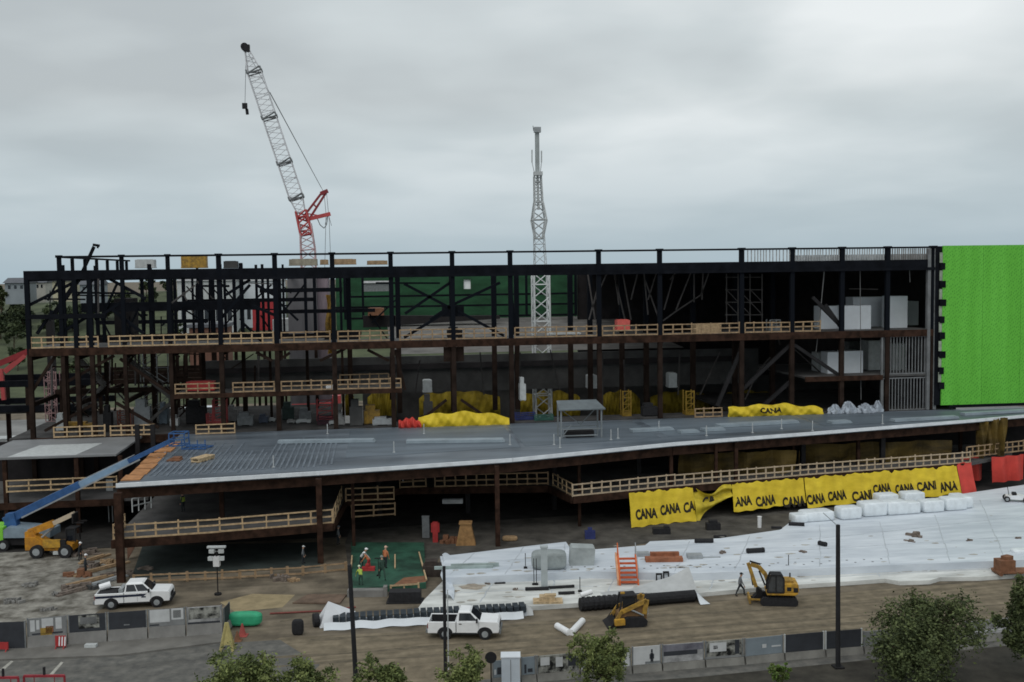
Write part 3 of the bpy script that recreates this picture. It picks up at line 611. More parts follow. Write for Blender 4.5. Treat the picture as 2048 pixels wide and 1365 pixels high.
def low_tarp(label, p0, p1, y0, y1, Y, m=TARP, word=None):
    t = thing('draped_tarp', label, 'tarp', (PX((p0 + p1) / 2, y1, Y), Y, PZ(p0, y1, Y)), 0, 'tarps on the first floor')
    f = lambda u, v: V((PX(p0 + (p1 - p0) * u, 800, Y), Y - .3 * sin(pi * v) + .14 * sin(u * 23 + v * 5) + .1 * abs(sin(u * 37 - v * 4)) + .06 * sin(u * 71 + v * 9), PZ(p0 + (p1 - p0) * u, y1 + (y0 - y1) * v * (1 - .25 * (abs(2 * u - 1) ** 6)) + (2 * sin(u * 9) + 2.2 * sin(u * 21 + p0)) * v, Y)))
    MB().grid(f, 70, 12).build('cloth', m, t, smooth=True)
    if word:
        vs, fs = TXT['CANA']; m_ = MB(); wd = max(v.x for v in vs) * 2
        m_.add([f((word[0] + v.x / wd * word[2] - p0) / (p1 - p0), .55 + v.y * .5) - V((0, .05, 0)) for v in vs], fs); m_.build('lettering', INK, t)
low_tarp('yellow tarp heap under the brace in the middle of the first floor', 836, 1018, 826, 860, YF - .9)
low_tarp('yellow tarp along the first floor edge near the white boxes, with dark print', 1456, 1646, 810, 836, YF - .9, word=(1540, 822, 46))
low_tarp('red tarp lying beside the yellow heap on the first floor', 796, 842, 838, 860, YF - 1.1, REDT)
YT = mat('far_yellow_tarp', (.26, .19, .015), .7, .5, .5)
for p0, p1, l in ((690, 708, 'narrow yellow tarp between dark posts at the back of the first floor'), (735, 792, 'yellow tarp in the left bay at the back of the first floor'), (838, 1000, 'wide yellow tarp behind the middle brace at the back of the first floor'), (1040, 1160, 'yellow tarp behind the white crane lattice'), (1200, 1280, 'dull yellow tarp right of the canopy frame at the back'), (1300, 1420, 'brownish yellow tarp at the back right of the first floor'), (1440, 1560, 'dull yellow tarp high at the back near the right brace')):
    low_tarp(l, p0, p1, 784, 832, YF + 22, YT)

# ================================================================== CRANES
Yc = 200.0
CRW = mat('crane_white', (.60, .60, .62), .5, .15, .5)
CRR = mat('crane_red', (.45, .075, .075), .5, .15, .5)
base = P(622, 560, Yc); cr = thing('lattice_crane', 'red and white lattice boom crane with angled jib, taller than everything', 'crane', (base.x, Yc, 0))
C_ = lambda x, y: P(x, y, Yc)
m_ = MB(); m_.lattice((base.x, Yc, 2.5), C_(616, 500), 2.9, 2.6, 16, .14, .08); m_.lattice(C_(616, 500), C_(611, 448), 2.6, 2.0, 4, .14, .08); m_.build('mast', [mat('crane_mast', (.52, .36, .37), .5, .4, .35)], cr)
MB().lattice(C_(613, 470), C_(602, 422), 2.1, 1.9, 4, .22, .15).build('boom_foot', CRR, cr)
j = MB(); A, B_ = C_(602, 424), C_(494, 100)
def lp(t): return A.lerp(B_, t)
j.lattice(lp(0), lp(.1), 1.5, 2.5, 3, .10, .055); j.lattice(lp(.1), lp(.86), 2.5, 2.5, 22, .10, .05); j.lattice(lp(.86), lp(1), 2.5, .8, 5, .10, .05); jb = j.build('jib', CRW, cr)
for t in (.08, .30, .58, .86): MB().lattice(lp(t), lp(t + .022), 2.6, 2.6, 1, .16, .14).build('jib_joint', MGREY, jb)
MB().cbox(lp(1.0) - V((0, .4, .4)), 1.1, .9, 1.2).tube(lp(1) + V((-.4, -.5, .5)), lp(1) + V((-.4, .5, .5)), .7, 12).build('jib_head', BLACK, cr)
k1 = C_(611, 440)
MB().beam(k1 + V((-.3, 0, .6)), C_(645, 384), .4).beam(k1 + V((.6, 0, 0)), C_(652, 386), .4).beam(C_(641, 388), C_(656, 382), .7).beam(C_(628, 410), C_(634, 416), .3).build('rear_strut', mat('crane_dark_red', (.24, .03, .035), .5, .15, .5), cr)
MB().beam(k1, C_(661, 428), .5, .7).beam(k1 + V((0, 0, 1.2)), C_(640, 432), .22).build('lower_strut', CRR, cr)
cb = MB(); Wr = .045
for a, b in (((497, 108), (642, 375)), ((540, 185), (646, 382)), ((648, 384), (652, 428)), ((653, 384), (657, 428)), ((652, 430), (648, 600)), ((658, 430), (664, 600)), ((655, 430), (650, 450)), ((657, 430), (663, 452))): cb.tube(C_(*a), C_(*b), Wr, 4)
cb.path([C_(634, 436), C_(640, 450), C_(648, 457), C_(653, 450), C_(656, 432)], .08, 4)
cb.tube(C_(492, 108), C_(490, 208), Wr, 4); cb.build('cable', MGREY, cr)
h = C_(490, 214); MB().cbox(h - V((0, .3, .4)), .9, .6, 1.0).tube(h - V((-.3, 0, .4)), h - V((-.4, 0, 1.4)), .28, 8).build('hook_block', BLACK, cr)
MB().box(base.x - 5, Yc - 3.6, 0, base.x + 4, Yc - 2.4, 1.4).box(base.x - 5, Yc + 2.4, 0, base.x + 4, Yc + 3.6, 1.4).build('crawler_track', BLACK, cr)
MB().box(base.x - 4, Yc - 2.3, 1, base.x + 5, Yc + 2.3, 3.4).build('machine_house', CRR, cr)
# grey boom crane inside the frame
Yg = YF + 17; gb = P(1084, 850, Yg); gc = thing('boom_crane', 'narrow grey and white boom crane standing inside the frame, right of centre', 'crane', (gb.x, Yg, 0))
D_ = lambda x, y: P(x, y, Yg)
WL = mat('lattice_white', (.62, .64, .64), .5, .1, 1)
MB().lattice(D_(1086, 862), D_(1081, 545), 2.15, 2.05, 13, .15, .08).build('tower', WL, gc)
MB().lattice(D_(1081, 545), D_(1078, 470), 1.55, 1.3, 4, .05, .04).build('upper_tower', LGREY, gc)
MB().lattice(D_(1078, 478), D_(1078, 440), 1.0, 1.9, 2, .12, .08).lattice(D_(1078, 440), D_(1077, 405), 1.8, 1.1, 2, .12, .08).build('knuckle', LGREY, gc)
MB().lattice(D_(1077, 405), D_(1075, 352), 1.05, .9, 4, .10, .06).beam(D_(1077, 420), D_(1075, 352), .3).build('boom', LGREY, gc)
MB().beam(D_(1075, 350), D_(1074, 265), .52, .52).build('boom_tip', mat('boom_grey', (.30, .325, .325), .5, .15, 1), gc)
MB().beam(D_(1064, 325), D_(1064, 300), .16).beam(D_(1083, 325), D_(1083, 302), .16).tube(D_(1064, 325), D_(1070, 352), .05, 4).tube(D_(1083, 325), D_(1080, 352), .05, 4).cbox(D_(1075, 352) - V((0, .45, 0)), 1.15, .9, .5).build('boom_collar', LGREY, gc)
MB().cbox(D_(1074, 266) - V((0, .3, 0)), .9, .6, .7).tube(D_(1067, 262), D_(1066, 252), .05, 4).build('boom_head', GREY, gc)
MB().cbox((gb.x, Yg, 0), 3.2, 3.2, PZ(1085, 862, Yg)).build('base_frame', MGREY, gc)

# ================================================================== VEHICLES
def wheel(root, x, y, r, w, rim=True, m=BLACK, name='wheel'):
    o = MB().tube((x, y - w / 2, r), (x, y + w / 2, r), r, 18).build(name, m, root, local=True)
    if rim:
        s = -1 if y < 0 else 1
        MB().tube((x, y + s * w / 2, r), (x, y + s * (w / 2 + .02), r), r * .55, 14).tube((x, y + s * (w / 2 + .02), r), (x, y + s * (w / 2 + .04), r), r * .2, 8).build('rim', GREY, o, local=True)
    return o
def pickup(label, loc, rz, L=5.6, cab=2.3, stripe=False):
    t = thing('pickup_truck', label, 'pickup truck', loc, rz, 'white pickup trucks'); h = L / 2; w = .98
    c1 = h - 1.45; c0 = c1 - cab
    b = MB()
    b.prism([(c1 - .2, -w, .46), (h - .06, -w, .5), (h, -w, .75), (h - .02, -w, 1.14), (h - .14, -w, 1.29), (c1 - .2, -w, 1.37)], (0, 2 * w, 0))
    b.prism([(c0, -w - .003, .48), (c1 + .05, -w - .003, .48), (c1 + .05, -w - .003, 1.32), (c0, -w - .003, 1.30)], (0, 2 * w + .006, 0))
    b0 = -h + .04; b1 = c0 - .03
    b.box(b0, -w, .46, b1, -w + .12, 1.29).box(b0, w - .12, .46, b1, w, 1.29).box(b0, -w + .121, .55, b0 + .08, w - .121, 1.25).box(b1 - .08, -w + .121, .55, b1, w - .121, 1.27)
    bevel(b.build('body', WHITE, t, local=True), .05)
    MB().box(b0 + .081, w - .14, .80, b1 - .081, w - .121, 1.24).box(b1 - .10, -w + .122, .80, b1 - .082, w - .141, 1.24).box(b0 + .081, -w + .122, .70, b1 - .081, w - .122, .80).build('bed_floor', BLACK, t, local=True)
    lo = [(c0 + .02, -w + .04, 1.3), (c1 + .12, -w + .04, 1.31), (c1 + .12, w - .04, 1.31), (c0 + .02, w - .04, 1.3)]
    hi = [(c0 + .14, -w + .22, 1.96), (c1 - .62, -w + .22, 1.96), (c1 - .62, w - .22, 1.96), (c0 + .14, w - .22, 1.96)]
    cabm = MB().add(lo + hi, [(3, 2, 1, 0), (4, 5, 6, 7), (0, 1, 5, 4), (1, 2, 6, 5), (2, 3, 7, 6), (3, 0, 4, 7)])
    cabm.add([(x * .96 + (c0 + c1) * .02 - .01, y * .9, 1.96) for x, y, z in hi] + [(x * .9 + (c0 + c1 - .4) * .05, y * .78, 2.01) for x, y, z in hi], [(4, 5, 6, 7), (0, 1, 5, 4), (1, 2, 6, 5), (2, 3, 7, 6), (3, 0, 4, 7)])
    bevel(cabm.build('cab', WHITE, t, local=True, smooth=False), .05)
    lo, hi = [V(p) for p in lo], [V(p) for p in hi]
    def pane(ia, ib, u0, u1, v0, v1, out, name='side_window'):
        f = lambda u, v: lo[ia].lerp(lo[ib], u).lerp(hi[ia].lerp(hi[ib], u), v) + V(out)
        MB().add([f(u0, v0), f(u1 - (0), v0), f(u1 - (.0), v1), f(u0, v1)], [(0, 1, 2, 3)]).build(name, GLASS, t, local=True)
    if cab > 2: sp = ((.06, .46), (.50, .93))
    else: sp = ((.10, .90),)
    for u0, u1 in sp:
        pane(0, 1, u0, u1, .10, .86, (0, -.012, .004)); pane(3, 2, u0, u1, .10, .86, (0, .012, .004))
    pane(1, 2, .06, .94, .08, .93, (.012, 0, .008), 'windscreen'); pane(0, 3, .12, .88, .2, .85, (-.012, 0, .004), 'rear_window')
    fx_, rx_ = h - 1.02, -h + 1.28
    for x in (fx_, rx_):
        for s in (-1, 1):
            wheel(t, x, s * (w - .12), .42, .28, m=BLACK)
        for s in (-1, 1):
            a = MB(); n = 12; pts = [(x + .56 * cos(pi * k / n), s * (w + .006), .44 + .5 * sin(pi * k / n)) for k in range(n + 1)]
            a.add(pts, [tuple(range(n + 1))]); a.build('wheel_arch', BLACK, t, local=True)
    for s in (-1, 1): MB().box(rx_ + .58, s * (w - .01) - .012, .40, fx_ - .58, s * (w - .01) + .012, .52).build('side_sill', BLACK, t, local=True)
    MB().box(-h - .11, -.28, .72, -h + .035, .28, .86).build('number_plate', LGREY, t, local=True)
    MB().box(h - .03, -w + .05, .45, h + .10, w - .05, .68).build('front_bumper', BLACK if stripe else MGREY, t, local=True)
    MB().box(-h - .1, -w + .05, .48, -h + .039, w - .05, .68).build('rear_bumper', MGREY, t, local=True)
    MB().box(h - .015, -.55, .74, h + .015, .55, 1.06).build('grille', BLACK, t, local=True)
    for s in (-1, 1):
        MB().cbox((h - .05, s * .78, .84), .12, .3, .2).build('headlight', GLASS if 0 else LGREY, t, local=True)
        MB().cbox((-h + .05, s * .93, .82), .06, .12, .34).build('tail_light', mat('tail_red', (.2, .03, .03), .4, .1, 2), t, local=True)
        MB().cbox((c1 - .12, s * (w + .14), 1.3), .12, .22, .26).build('wing_mirror', BLACK, t, local=True)
        MB().cbox((c0 + (.3 if cab < 2 else 1.0 + .3), s * (w + .006), 1.12), .2, .03, .05).build('door_handle', BLACK, t, local=True)
        d = MB()
        for x in ((c0 + .02, c0 + cab * .5, c1) if cab > 2 else (c0 + .02, c1)): d.box(x - .008, s * (w + .004) - .004, .56, x + .008, s * (w + .004) + .004, 1.28)
        d.build('door_seam', MGREY, t, local=True)
        if stripe:
            MB().prism([(-h + .10, s * (w + .010), .94), (c1 - .55, s * (w + .010), .98), (c1 - .30, s * (w + .010), 1.16), (-h + .10, s * (w + .010), 1.12)], (0, s * .006, 0)).build('side_stripe', NAVY, t, local=True)
            MB().cbox((c1 - .55, s * (w + .012), .86), .34, .012, .10).build('door_mark', NAVY, t, local=True)
    if stripe:
        MB().box(b1 - .4, -w + .2, .81, b1 - .09, w - .2, 1.55).build('tool_rack', GREY, t, local=True)
        MB().cbox((b0 + .9, -.1, .81), 1.4, 1.2, .45).build('cargo', BLACK, t, local=True)
        MB().tube((b0 + .1, .3, 1.45), (b0 + .9, .5, 1.62), .27, 12).build('cargo_roll', WHITE, t, local=True)
    return t
p1, p2 = G(192, 1221, 0), G(338, 1214, 0)
pickup('white pickup truck with black side stripe and loaded bed, parked behind the left barriers', (p1 + p2) / 2 + V((0, .9, 0)), atan2((p2 - p1).y, (p2 - p1).x) + .02, 5.75, 2.05, True)
p1, p2 = G(868, 1283, 0), G(992, 1277, 0)
pickup('plain white single cab pickup truck with empty bed, driving on the dirt road', (p1 + p2) / 2 + V((.05, .95, 0)), atan2((p2 - p1).y, (p2 - p1).x) - .16, 5.15, 1.62, False)

def excavator():
    o = G(1563, 1214, 0); t = thing('excavator', 'yellow excavator with black cab and raised boom at the edge of the white membrane', 'excavator', o + V((.1, 1.0, 0)), FACE - .12); t.scale = (.82, .82, .86)
    for y in (-.95, .95):
        tr = MB(); pts = [(-1.5, 0), (-1.72, .2), (-1.72, .5), (-1.5, .72), (1.5, .72), (1.72, .5), (1.72, .2), (1.5, 0)]
        tr.prism([(x, y - .24, z) for x, z in pts], (0, .48, 0))
        for k in range(14): tr.box(-1.5 + k * .23, y - .27, .70, -1.40 + k * .23, y + .27, .76)
        tr.build('track', BLACK, t, local=True)
    MB().box(-.9, -.6, .3, .9, .6, .8).tube((0, 0, .8), (0, 0, .96), .62, 16).build('undercarriage', DSTEEL, t, local=True)
    hs = MB().prism([(-1.15, -1.1, .97), (1.45, -1.1, .97), (1.75, -1.1, 1.12), (1.75, -1.1, 1.25), (-1.15, -1.1, 1.25)], (0, 2.2, 0))
    hs.prism([(.45, -1.1, 1.251), (1.72, -1.1, 1.251), (1.82, -1.1, 1.45), (1.76, -1.1, 2.0), (1.5, -1.1, 2.08), (.45, -1.1, 2.05)], (0, 2.2, 0))
    bevel(hs.build('house', YELLOW, t, local=True), .08)
    MB().box(1.3, -1.13, 1.3, 1.72, -1.101, 1.7).box(.7, -1.13, 1.4, 1.1, -1.101, 1.75).build('side_vent', BLACK, t, local=True)
    MB().prism([(.5, -.7, 2.06), (1.4, -.7, 2.09), (1.3, -.7, 2.24), (.5, -.7, 2.24)], (0, 1.4, 0)).build('engine_cover', YDARK, t, local=True)
    MB().tube((1.2, .6, 2.2), (1.2, .6, 2.6), .07, 8).build('exhaust', BLACK, t, local=True)
    cb = MB()
    P4 = [(-1.1, 1.25), (.42, 1.25), (.42, 2.5), (.2, 2.82), (-.75, 2.82), (-1.05, 2.1)]
    for y in (-1.08, -.05):
        for a, b in zip(P4, P4[1:] + P4[:1]): cb.beam((a[0], y, a[1]), (b[0], y, b[1]), .13)
        cb.beam((-.3, y, 1.25), (-.3, y, 2.8), .1)
    cb.box(-.78, -1.14, 2.80, .25, 0, 2.88); cb.box(-.6, -.8, 1.26, .2, -.2, 1.75)
    c = cb.build('cab', BLACK, t, local=True)
    MB().prism([(x, -1.06, z) for x, z in P4], (0, .02, 0)).build('cab_glass', mat('cab_pane', (.05, .055, .06), .08, .2, 2, spec=.9), c, local=True)
    MB().prism([(-1.03, -1.0, 1.4), (-1.03, -.1, 1.4), (-1.0, -.1, 2.1), (-.78, -.1, 2.75), (-.78, -1.0, 2.75), (-1.0, -1.0, 2.1)], (.015, 0, 0)).build('cab_windscreen', GLASS, c, local=True)
    by = .25; bm = MB(); bp = [(-.7, 1.3, .34), (-1.15, 2.55, .42), (-1.75, 3.2, .36), (-2.5, 3.42, .26)]
    for a, b in zip(bp, bp[1:]): bm.beam((a[0], by, a[1]), (b[0], by, b[1]), .32, (a[2] + b[2]) / 2)
    bm.build('boom', YDARK, t, local=True)
    MB().beam((-2.75, by, 3.55), (-2.0, by, 1.35), .28, .34).build('stick', YDARK, t, local=True)
    MB().tube((-1.2, by - .25, 1.6), (-1.75, by - .25, 2.9), .08, 8).tube((-1.6, by, 3.45), (-2.6, by, 3.72), .08, 8).tube((-2.55, by + .0, 2.9), (-2.3, by, 1.5), .07, 8).build('hydraulic_ram', BLACK, t, local=True)
    bk = MB().prism([(-1.95, by - .4, 1.45), (-1.45, by - .4, 1.1), (-1.5, by - .4, .6), (-2.0, by - .4, .25), (-2.35, by - .4, .45), (-2.0, by - .4, .75)], (0, .8, 0))
    for k in range(4): bk.box(-2.5, by - .38 + k * .22, .36, -2.3, by - .28 + k * .22, .46)
    bk.build('bucket', DSTEEL, t, local=True)
    MB().box(-2.75, -1.0, .12, -2.6, 1.0, .65).beam((-1.6, -.5, .4), (-2.6, -.5, .4), .14).beam((-1.6, .5, .4), (-2.6, .5, .4), .14).build('blade', YDARK, t, local=True)
excavator()
def loader():
    o = G(1264, 1255, 0); t = thing('skid_steer_loader', 'small dirty yellow skid steer loader on the dirt road beside the black roll', 'loader', o + V((0, .8, 0)), FACE + .12)
    for y in (-.75, .75):
        pts = [(-.9, .0), (-1.2, .18), (-1.15, .45), (-.3, .75), (.9, .7), (1.15, .45), (1.1, .12), (.85, 0)]
        MB().prism([(x, y - .2, z) for x, z in pts], (0, .4, 0)).build('track', BLACK, t, local=True)
    MB().prism([(-.95, -.55, .35), (1.15, -.55, .35), (1.25, -.55, 1.25), (.9, -.55, 1.5), (.2, -.55, 1.45), (-.9, -.55, .95)], (0, 1.1, 0)).build('body', mat('loader_brown', (.20, .115, .05), .7, .25, 3), t, local=True)
    cb = MB()
    for y in (-.5, .5):
        q = [(-.85, .95), (.45, 1.46), (.4, 2.25), (-.65, 2.2)]
        for a, b in zip(q, q[1:] + q[:1]): cb.beam((a[0], y, a[1]), (b[0], y, b[1]), .1)
    cb.box(-.7, -.56, 2.2, .45, .56, 2.28).box(-.1, -.3, 1.4, .3, .3, 1.9)
    c = cb.build('cab', BLACK, t, local=True); MB().box(-.6, -.47, 1.3, .35, -.45, 2.15).build('cab_glass', GLASS, c, local=True)
    for y in (-.68, .68):
        MB().beam((1.15, y, 1.9), (-.75, y, 1.12), .14, .30).beam((-.70, y, 1.2), (-1.2, y, .45), .14, .24).beam((1.15, y, 1.95), (.95, y, .9), .14, .34).build('lift_arm', YDARK, t, local=True)
        MB().tube((.9, y, .8), (-.2, y, 1.35), .06, 8).build('hydraulic_ram', GREY, t, local=True)
    MB().prism([(-1.2, -.95, .65), (-1.1, -.95, .1), (-1.85, -.95, .05), (-1.5, -.95, .25)], (0, 1.9, 0)).build('bucket', DSTEEL, t, local=True)
    MB().cbox((-.95, -.98, .28), .75, .3, .42, .15).build('bucket_arm_cover', YELLOW, t, local=True)
    MB().box(1.18, -.5, .8, 1.3, .5, 1.25).build('rear_grille', LGREY, t, local=True)
    MB().cbox((-.5, 0, 2.28), .3, .2, .12).build('beacon', YELLOW, t, local=True)
loader()
def telehandler():
    o = G(95, 1118, 0); t = thing('telehandler', 'orange yellow telehandler with short raised boom in the left yard', 'telehandler', o + V((0, 1.2, 0)), FACE)
    s = 21.6
    for x in (-.9, 1.75):
        for y in (-.95, .95): wheel(t, x, y, .62, .45)
    MB().prism([(-2.1, -.75, .7), (2.3, -.75, .6), (2.3, -.75, 1.2), (1.7, -.75, 1.35), (-.2, -.75, 1.3), (-1.2, -.75, 1.9), (-2.1, -.75, 1.9)], (0, 1.5, 0)).build('chassis', ORYEL, t, local=True)
    MB().box(-.3, -1.05, 1.0, 1.3, -.76, 1.72).build('engine_cover', YELLOW, t, local=True)
    MB().box(1.3, -1.0, .75, 1.8, -.77, 1.7).build('side_tank', BLACK, t, local=True)
    MB().beam((-2.0, .1, 2.2), (0.3, .1, 3.05), .5, .62).build('boom', ORYEL, t, local=True)
    MB().beam((0.1, .1, 2.95), (2.3, .1, 3.95), .38, .42).build('boom_extension', mat('boom_cream', (.50, .41, .30), .6, .1, 2), t, local=True)
    MB().prism([(-2.3, -.3, 1.2), (-1.5, -.3, 1.1), (-1.2, -.3, 1.9), (-1.6, -.3, 2.5), (-2.3, -.3, 2.3)], (0, .8, 0)).build('boom_mount', ORYEL, t, local=True)
    MB().tube((-1.0, .1, 1.6), (.3, .1, 2.7), .1, 8).build('hydraulic_ram', GREY, t, local=True)
    MB().box(2.25, -.5, 3.1, 2.4, .7, 4.0).beam((2.4, -.3, 3.15), (3.3, -.3, 3.15), .08, .12).beam((2.4, .5, 3.15), (3.3, .5, 3.15), .08, .12).build('fork_carriage', DSTEEL, t, local=True)
    cb = MB()
    for x in (1.55, 2.4):
        for y in (-.2, .9): cb.beam((x, y, 1.3), (x, y, 2.5), .1)
    cb.box(1.5, -.25, 2.5, 2.45, .95, 2.6); c = cb.build('cab', BLACK, t, local=True); MB().box(1.57, -.19, 1.4, 2.38, -.17, 2.48).build('cab_glass', GLASS, c, local=True)
    MB().cbox((.9, -1.02, .35), .5, .2, .3).build('step', LGREY, t, local=True)
telehandler()
def boom_lift():
    o = G(42, 1104, 0); t = thing('boom_lift', 'blue boom lift with very long boom reaching up to the podium deck corner', 'boom lift', o + V((0, 1.5, 0)), FACE)
    for x in (-1.6, 1.6):
        for y in (-1.1, 1.1): wheel(t, x, y, .55, .45)
    MB().box(-2.2, -.9, .5, 2.2, .9, 1.1).build('chassis', DSTEEL, t, local=True)
    MB().prism([(-1.6, -1.15, 1.25), (2.9, -1.15, 1.25), (2.9, -1.15, 1.95), (-1.2, -1.15, 2.3), (-1.6, -1.15, 2.0)], (0, 2.3, 0)).build('turntable', mat('lift_grey_blue', (.20, .26, .31), .5, .15, 1), t, local=True)
    MB().box(-3.2, -1.2, .9, -1.61, 1.2, 2.3).build('counterweight', LIME, t, local=True)
    a = V((-1.4, 0, 2.9)); root = t.matrix_basis; M = Matrix.Translation(t.location) @ t.rotation_euler.to_matrix().to_4x4()
    tip = P(346, 880, 107.0); tipl = M.inverted() @ tip
    mid = a.lerp(tipl, .42); mid2 = a.lerp(tipl, .72)
    MB().beam(a - (tipl - a).normalized() * .6, mid, .55, .75).build('boom', BLUE, t, local=True)
    MB().beam(mid - (tipl - a).normalized() * .02, mid2, .42, .55).build('boom_middle_section', mat('lift_pale_blue', (.22, .33, .46), .4, .15, 1), t, local=True)
    MB().beam(mid2, tipl, .32, .42).build('boom_end_section', BLUE, t, local=True)
    dn = V((0, -.5, -.45)); MB().beam(a.lerp(tipl, .08) + dn, a.lerp(tipl, .8) + dn * .8, .1, .14).beam(a.lerp(tipl, .2) - dn * .9, a.lerp(tipl, .75) - dn * .8, .08).build('cable_carrier', GREY, t, local=True)
    MB().prism([(-1.9, -.4, 2.0), (-.6, -.4, 2.1), (-.9, -.4, 3.5), (-1.7, -.4, 3.4)], (0, .8, 0)).build('riser', BLUE, t, local=True)
    b = MB(); q = [tipl + V((x, y, z)) for z in (-.5, .7) for x, y in ((-.2, -.6), (1.3, -.6), (1.3, .9), (-.2, .9))]
    for i in range(4):
        b.beam(q[i], q[i + 4], .1); b.beam(q[i], q[(i + 1) % 4], .1); b.beam(q[i + 4], q[4 + (i + 1) % 4], .1); b.beam((q[i] + q[i + 4]) / 2, (q[(i + 1) % 4] + q[4 + (i + 1) % 4]) / 2, .08)
    b.build('basket', BLUE, t, local=True)
boom_lift()
# folding crane boom poking up at the far left
Yb = YF + 26; t = thing('knuckle_boom_crane', 'black telescopic boom poking above the left end of the roof', 'crane', (PX(110, 620, Yb), Yb, 0))
bb = P(100, 640, Yb)
MB().beam(V((PX(100, 640, Yb), Yb, 2)), bb, .9).build('column', DSTEEL, t)
MB().beam(bb, P(160, 555, Yb), .55).build('lower_boom', STEEL, t)
MB().beam(P(160, 555, Yb), P(188, 494, Yb), .38).build('upper_boom', STEEL, t)
MB().beam(P(186, 490, Yb), P(199, 492, Yb), .35).beam(P(197, 490, Yb), P(195, 497, Yb), .2).build('boom_head', STEEL, t)
MB().cbox((PX(100, 640, Yb), Yb, 0), 6, 2.4, 2).build('truck_bed', DSTEEL, t)
# red boom at the left edge
Yk = YF + 24; t = thing('red_boom_lift', 'red boom lift behind the left end of the frame, boom sloping up to the right', 'boom lift', (PX(-20, 800, Yk), Yk, 0))
MB().beam(P(-60, 752, Yk), P(58, 703, Yk), .5, .75).build('boom', mat('boom_red', (.24, .025, .03), .5, .15, 1), t)
MB().beam(P(10, 745, Yk - .9), P(50, 712, Yk - .9), .3, .5).build('boom_ram', CRR, t)
MB().beam(P(2, 738, Yk), P(8, 800, Yk), .5).beam(P(8, 742, Yk), P(40, 716, Yk), .35).build('riser', CRR, t)
MB().cbox((PX(-5, 800, Yk), Yk, 0), 6, 2.5, 2.2).build('chassis', CRR, t)

# ================================================================== WHITE MEMBRANE TERRACE
MEMB = mat('white_membrane', (.53, .58, .64), .5, .10, .5, bump=.5, col2=(.67, .715, .765), stretch=(.35, 1.5, 1), detail=8)
MEMB2 = mat('lower_membrane', (.50, .51, .49), .6, .2, .6, bump=.5, col2=(.71, .72, .695), stretch=(.4, 1.4, 1), detail=8)
ZU, ZL = .95, .35
def terrace(pix, z, z0, m, name, label):
    mb = MB().slab([G(x, y, z) for x, y in pix][::-1], z0, z)
    return solo(mb, name, label, 'membrane', m)
up_l = [(880, 1113), (960, 1104), (1060, 1092), (1132, 1084), (1140, 1096), (1192, 1099), (1290, 1091), (1300, 1083), (1440, 1077), (1560, 1060), (1592, 1036), (1740, 1016), (1945, 985), (2200, 948)]
up_b = [(2200, 1108), (2048, 1120), (1800, 1130), (1640, 1137), (1400, 1147), (1300, 1146), (1180, 1143), (1080, 1148), (960, 1153), (890, 1156)]
terrace(up_l + up_b, ZU, .02, MEMB, 'membrane_sheet', 'big upper white membrane terrace stretching to the tarps')
lo_l = [(886, 1162), (990, 1146), (1300, 1134), (1700, 1120), (2200, 1090)]
lo_b = [(2200, 1130), (2048, 1148), (1960, 1154), (1880, 1155), (1860, 1161), (1800, 1163), (1770, 1158), (1700, 1163), (1560, 1172), (1400, 1186), (1180, 1205), (1080, 1212), (832, 1222), (850, 1198)]
terrace(lo_l + lo_b, ZL, .015, MEMB2, 'membrane_sheet', 'lower stained white membrane strip along the dirt road')
fold = MB().grid(lambda u, v: G(884 + 22 * v + 3 * sin(u * 9), 1108 + 75 * u + 4 * sin(u * 20) * v, ZU) + V((0, 0, -.5 * v * u + .15 * sin(u * 11 + v * 5) - .05)), 16, 6)
solo(fold, 'folded_membrane', 'crumpled white membrane flap folded over the left edge of the terrace', 'membrane', MEMB, smooth=True)
stain = mat('brown_stain', (.30, .26, .21), .9, .3, 1.5)
for i, (px, py, w, d) in enumerate(((945, 1174, 2.2, .8), (900, 1183, 1.6, .4), (1300, 1137, 0, 0))):
    if w:
        p = G(px, py, ZL); o = MB().add([(p.x + w / 2 * cos(2 * pi * k / 14) * (1 + .2 * sin(k * 2.3)), p.y + d * cos(.2) * sin(2 * pi * k / 14) * (1 + .25 * cos(k * 1.7)), ZL + .005) for k in range(14)], [tuple(range(14))])
        struct(o, 'dirt_patch', stain)
for sfx, a_, b_ in ((1, (1130, 1144), (1460, 1139)), (2, (1470, 1139), (1900, 1122))):
    dm = MB()
    for k in range(26 if sfx == 1 else 18):
        p = G(a_[0] + (b_[0] - a_[0]) * k / 25, a_[1] + (b_[1] - a_[1]) * k / 25 - 4 - 5 * (k % 2), ZU); dm.cbox((p.x, p.y, ZU + .001), .16, .12, .03)
    dm.build('fastener_row', MGREY, [o for o in COL.objects if o.get('label') == 'big upper white membrane terrace stretching to the tarps'][0])
SEAM = mat('membrane_seam', (.45, .485, .52), .5, .15, 1)
up_ = [o for o in COL.objects if o.get('label') == 'big upper white membrane terrace stretching to the tarps'][0]
lo_ = [o for o in COL.objects if o.get('label') == 'lower stained white membrane strip along the dirt road'][0]
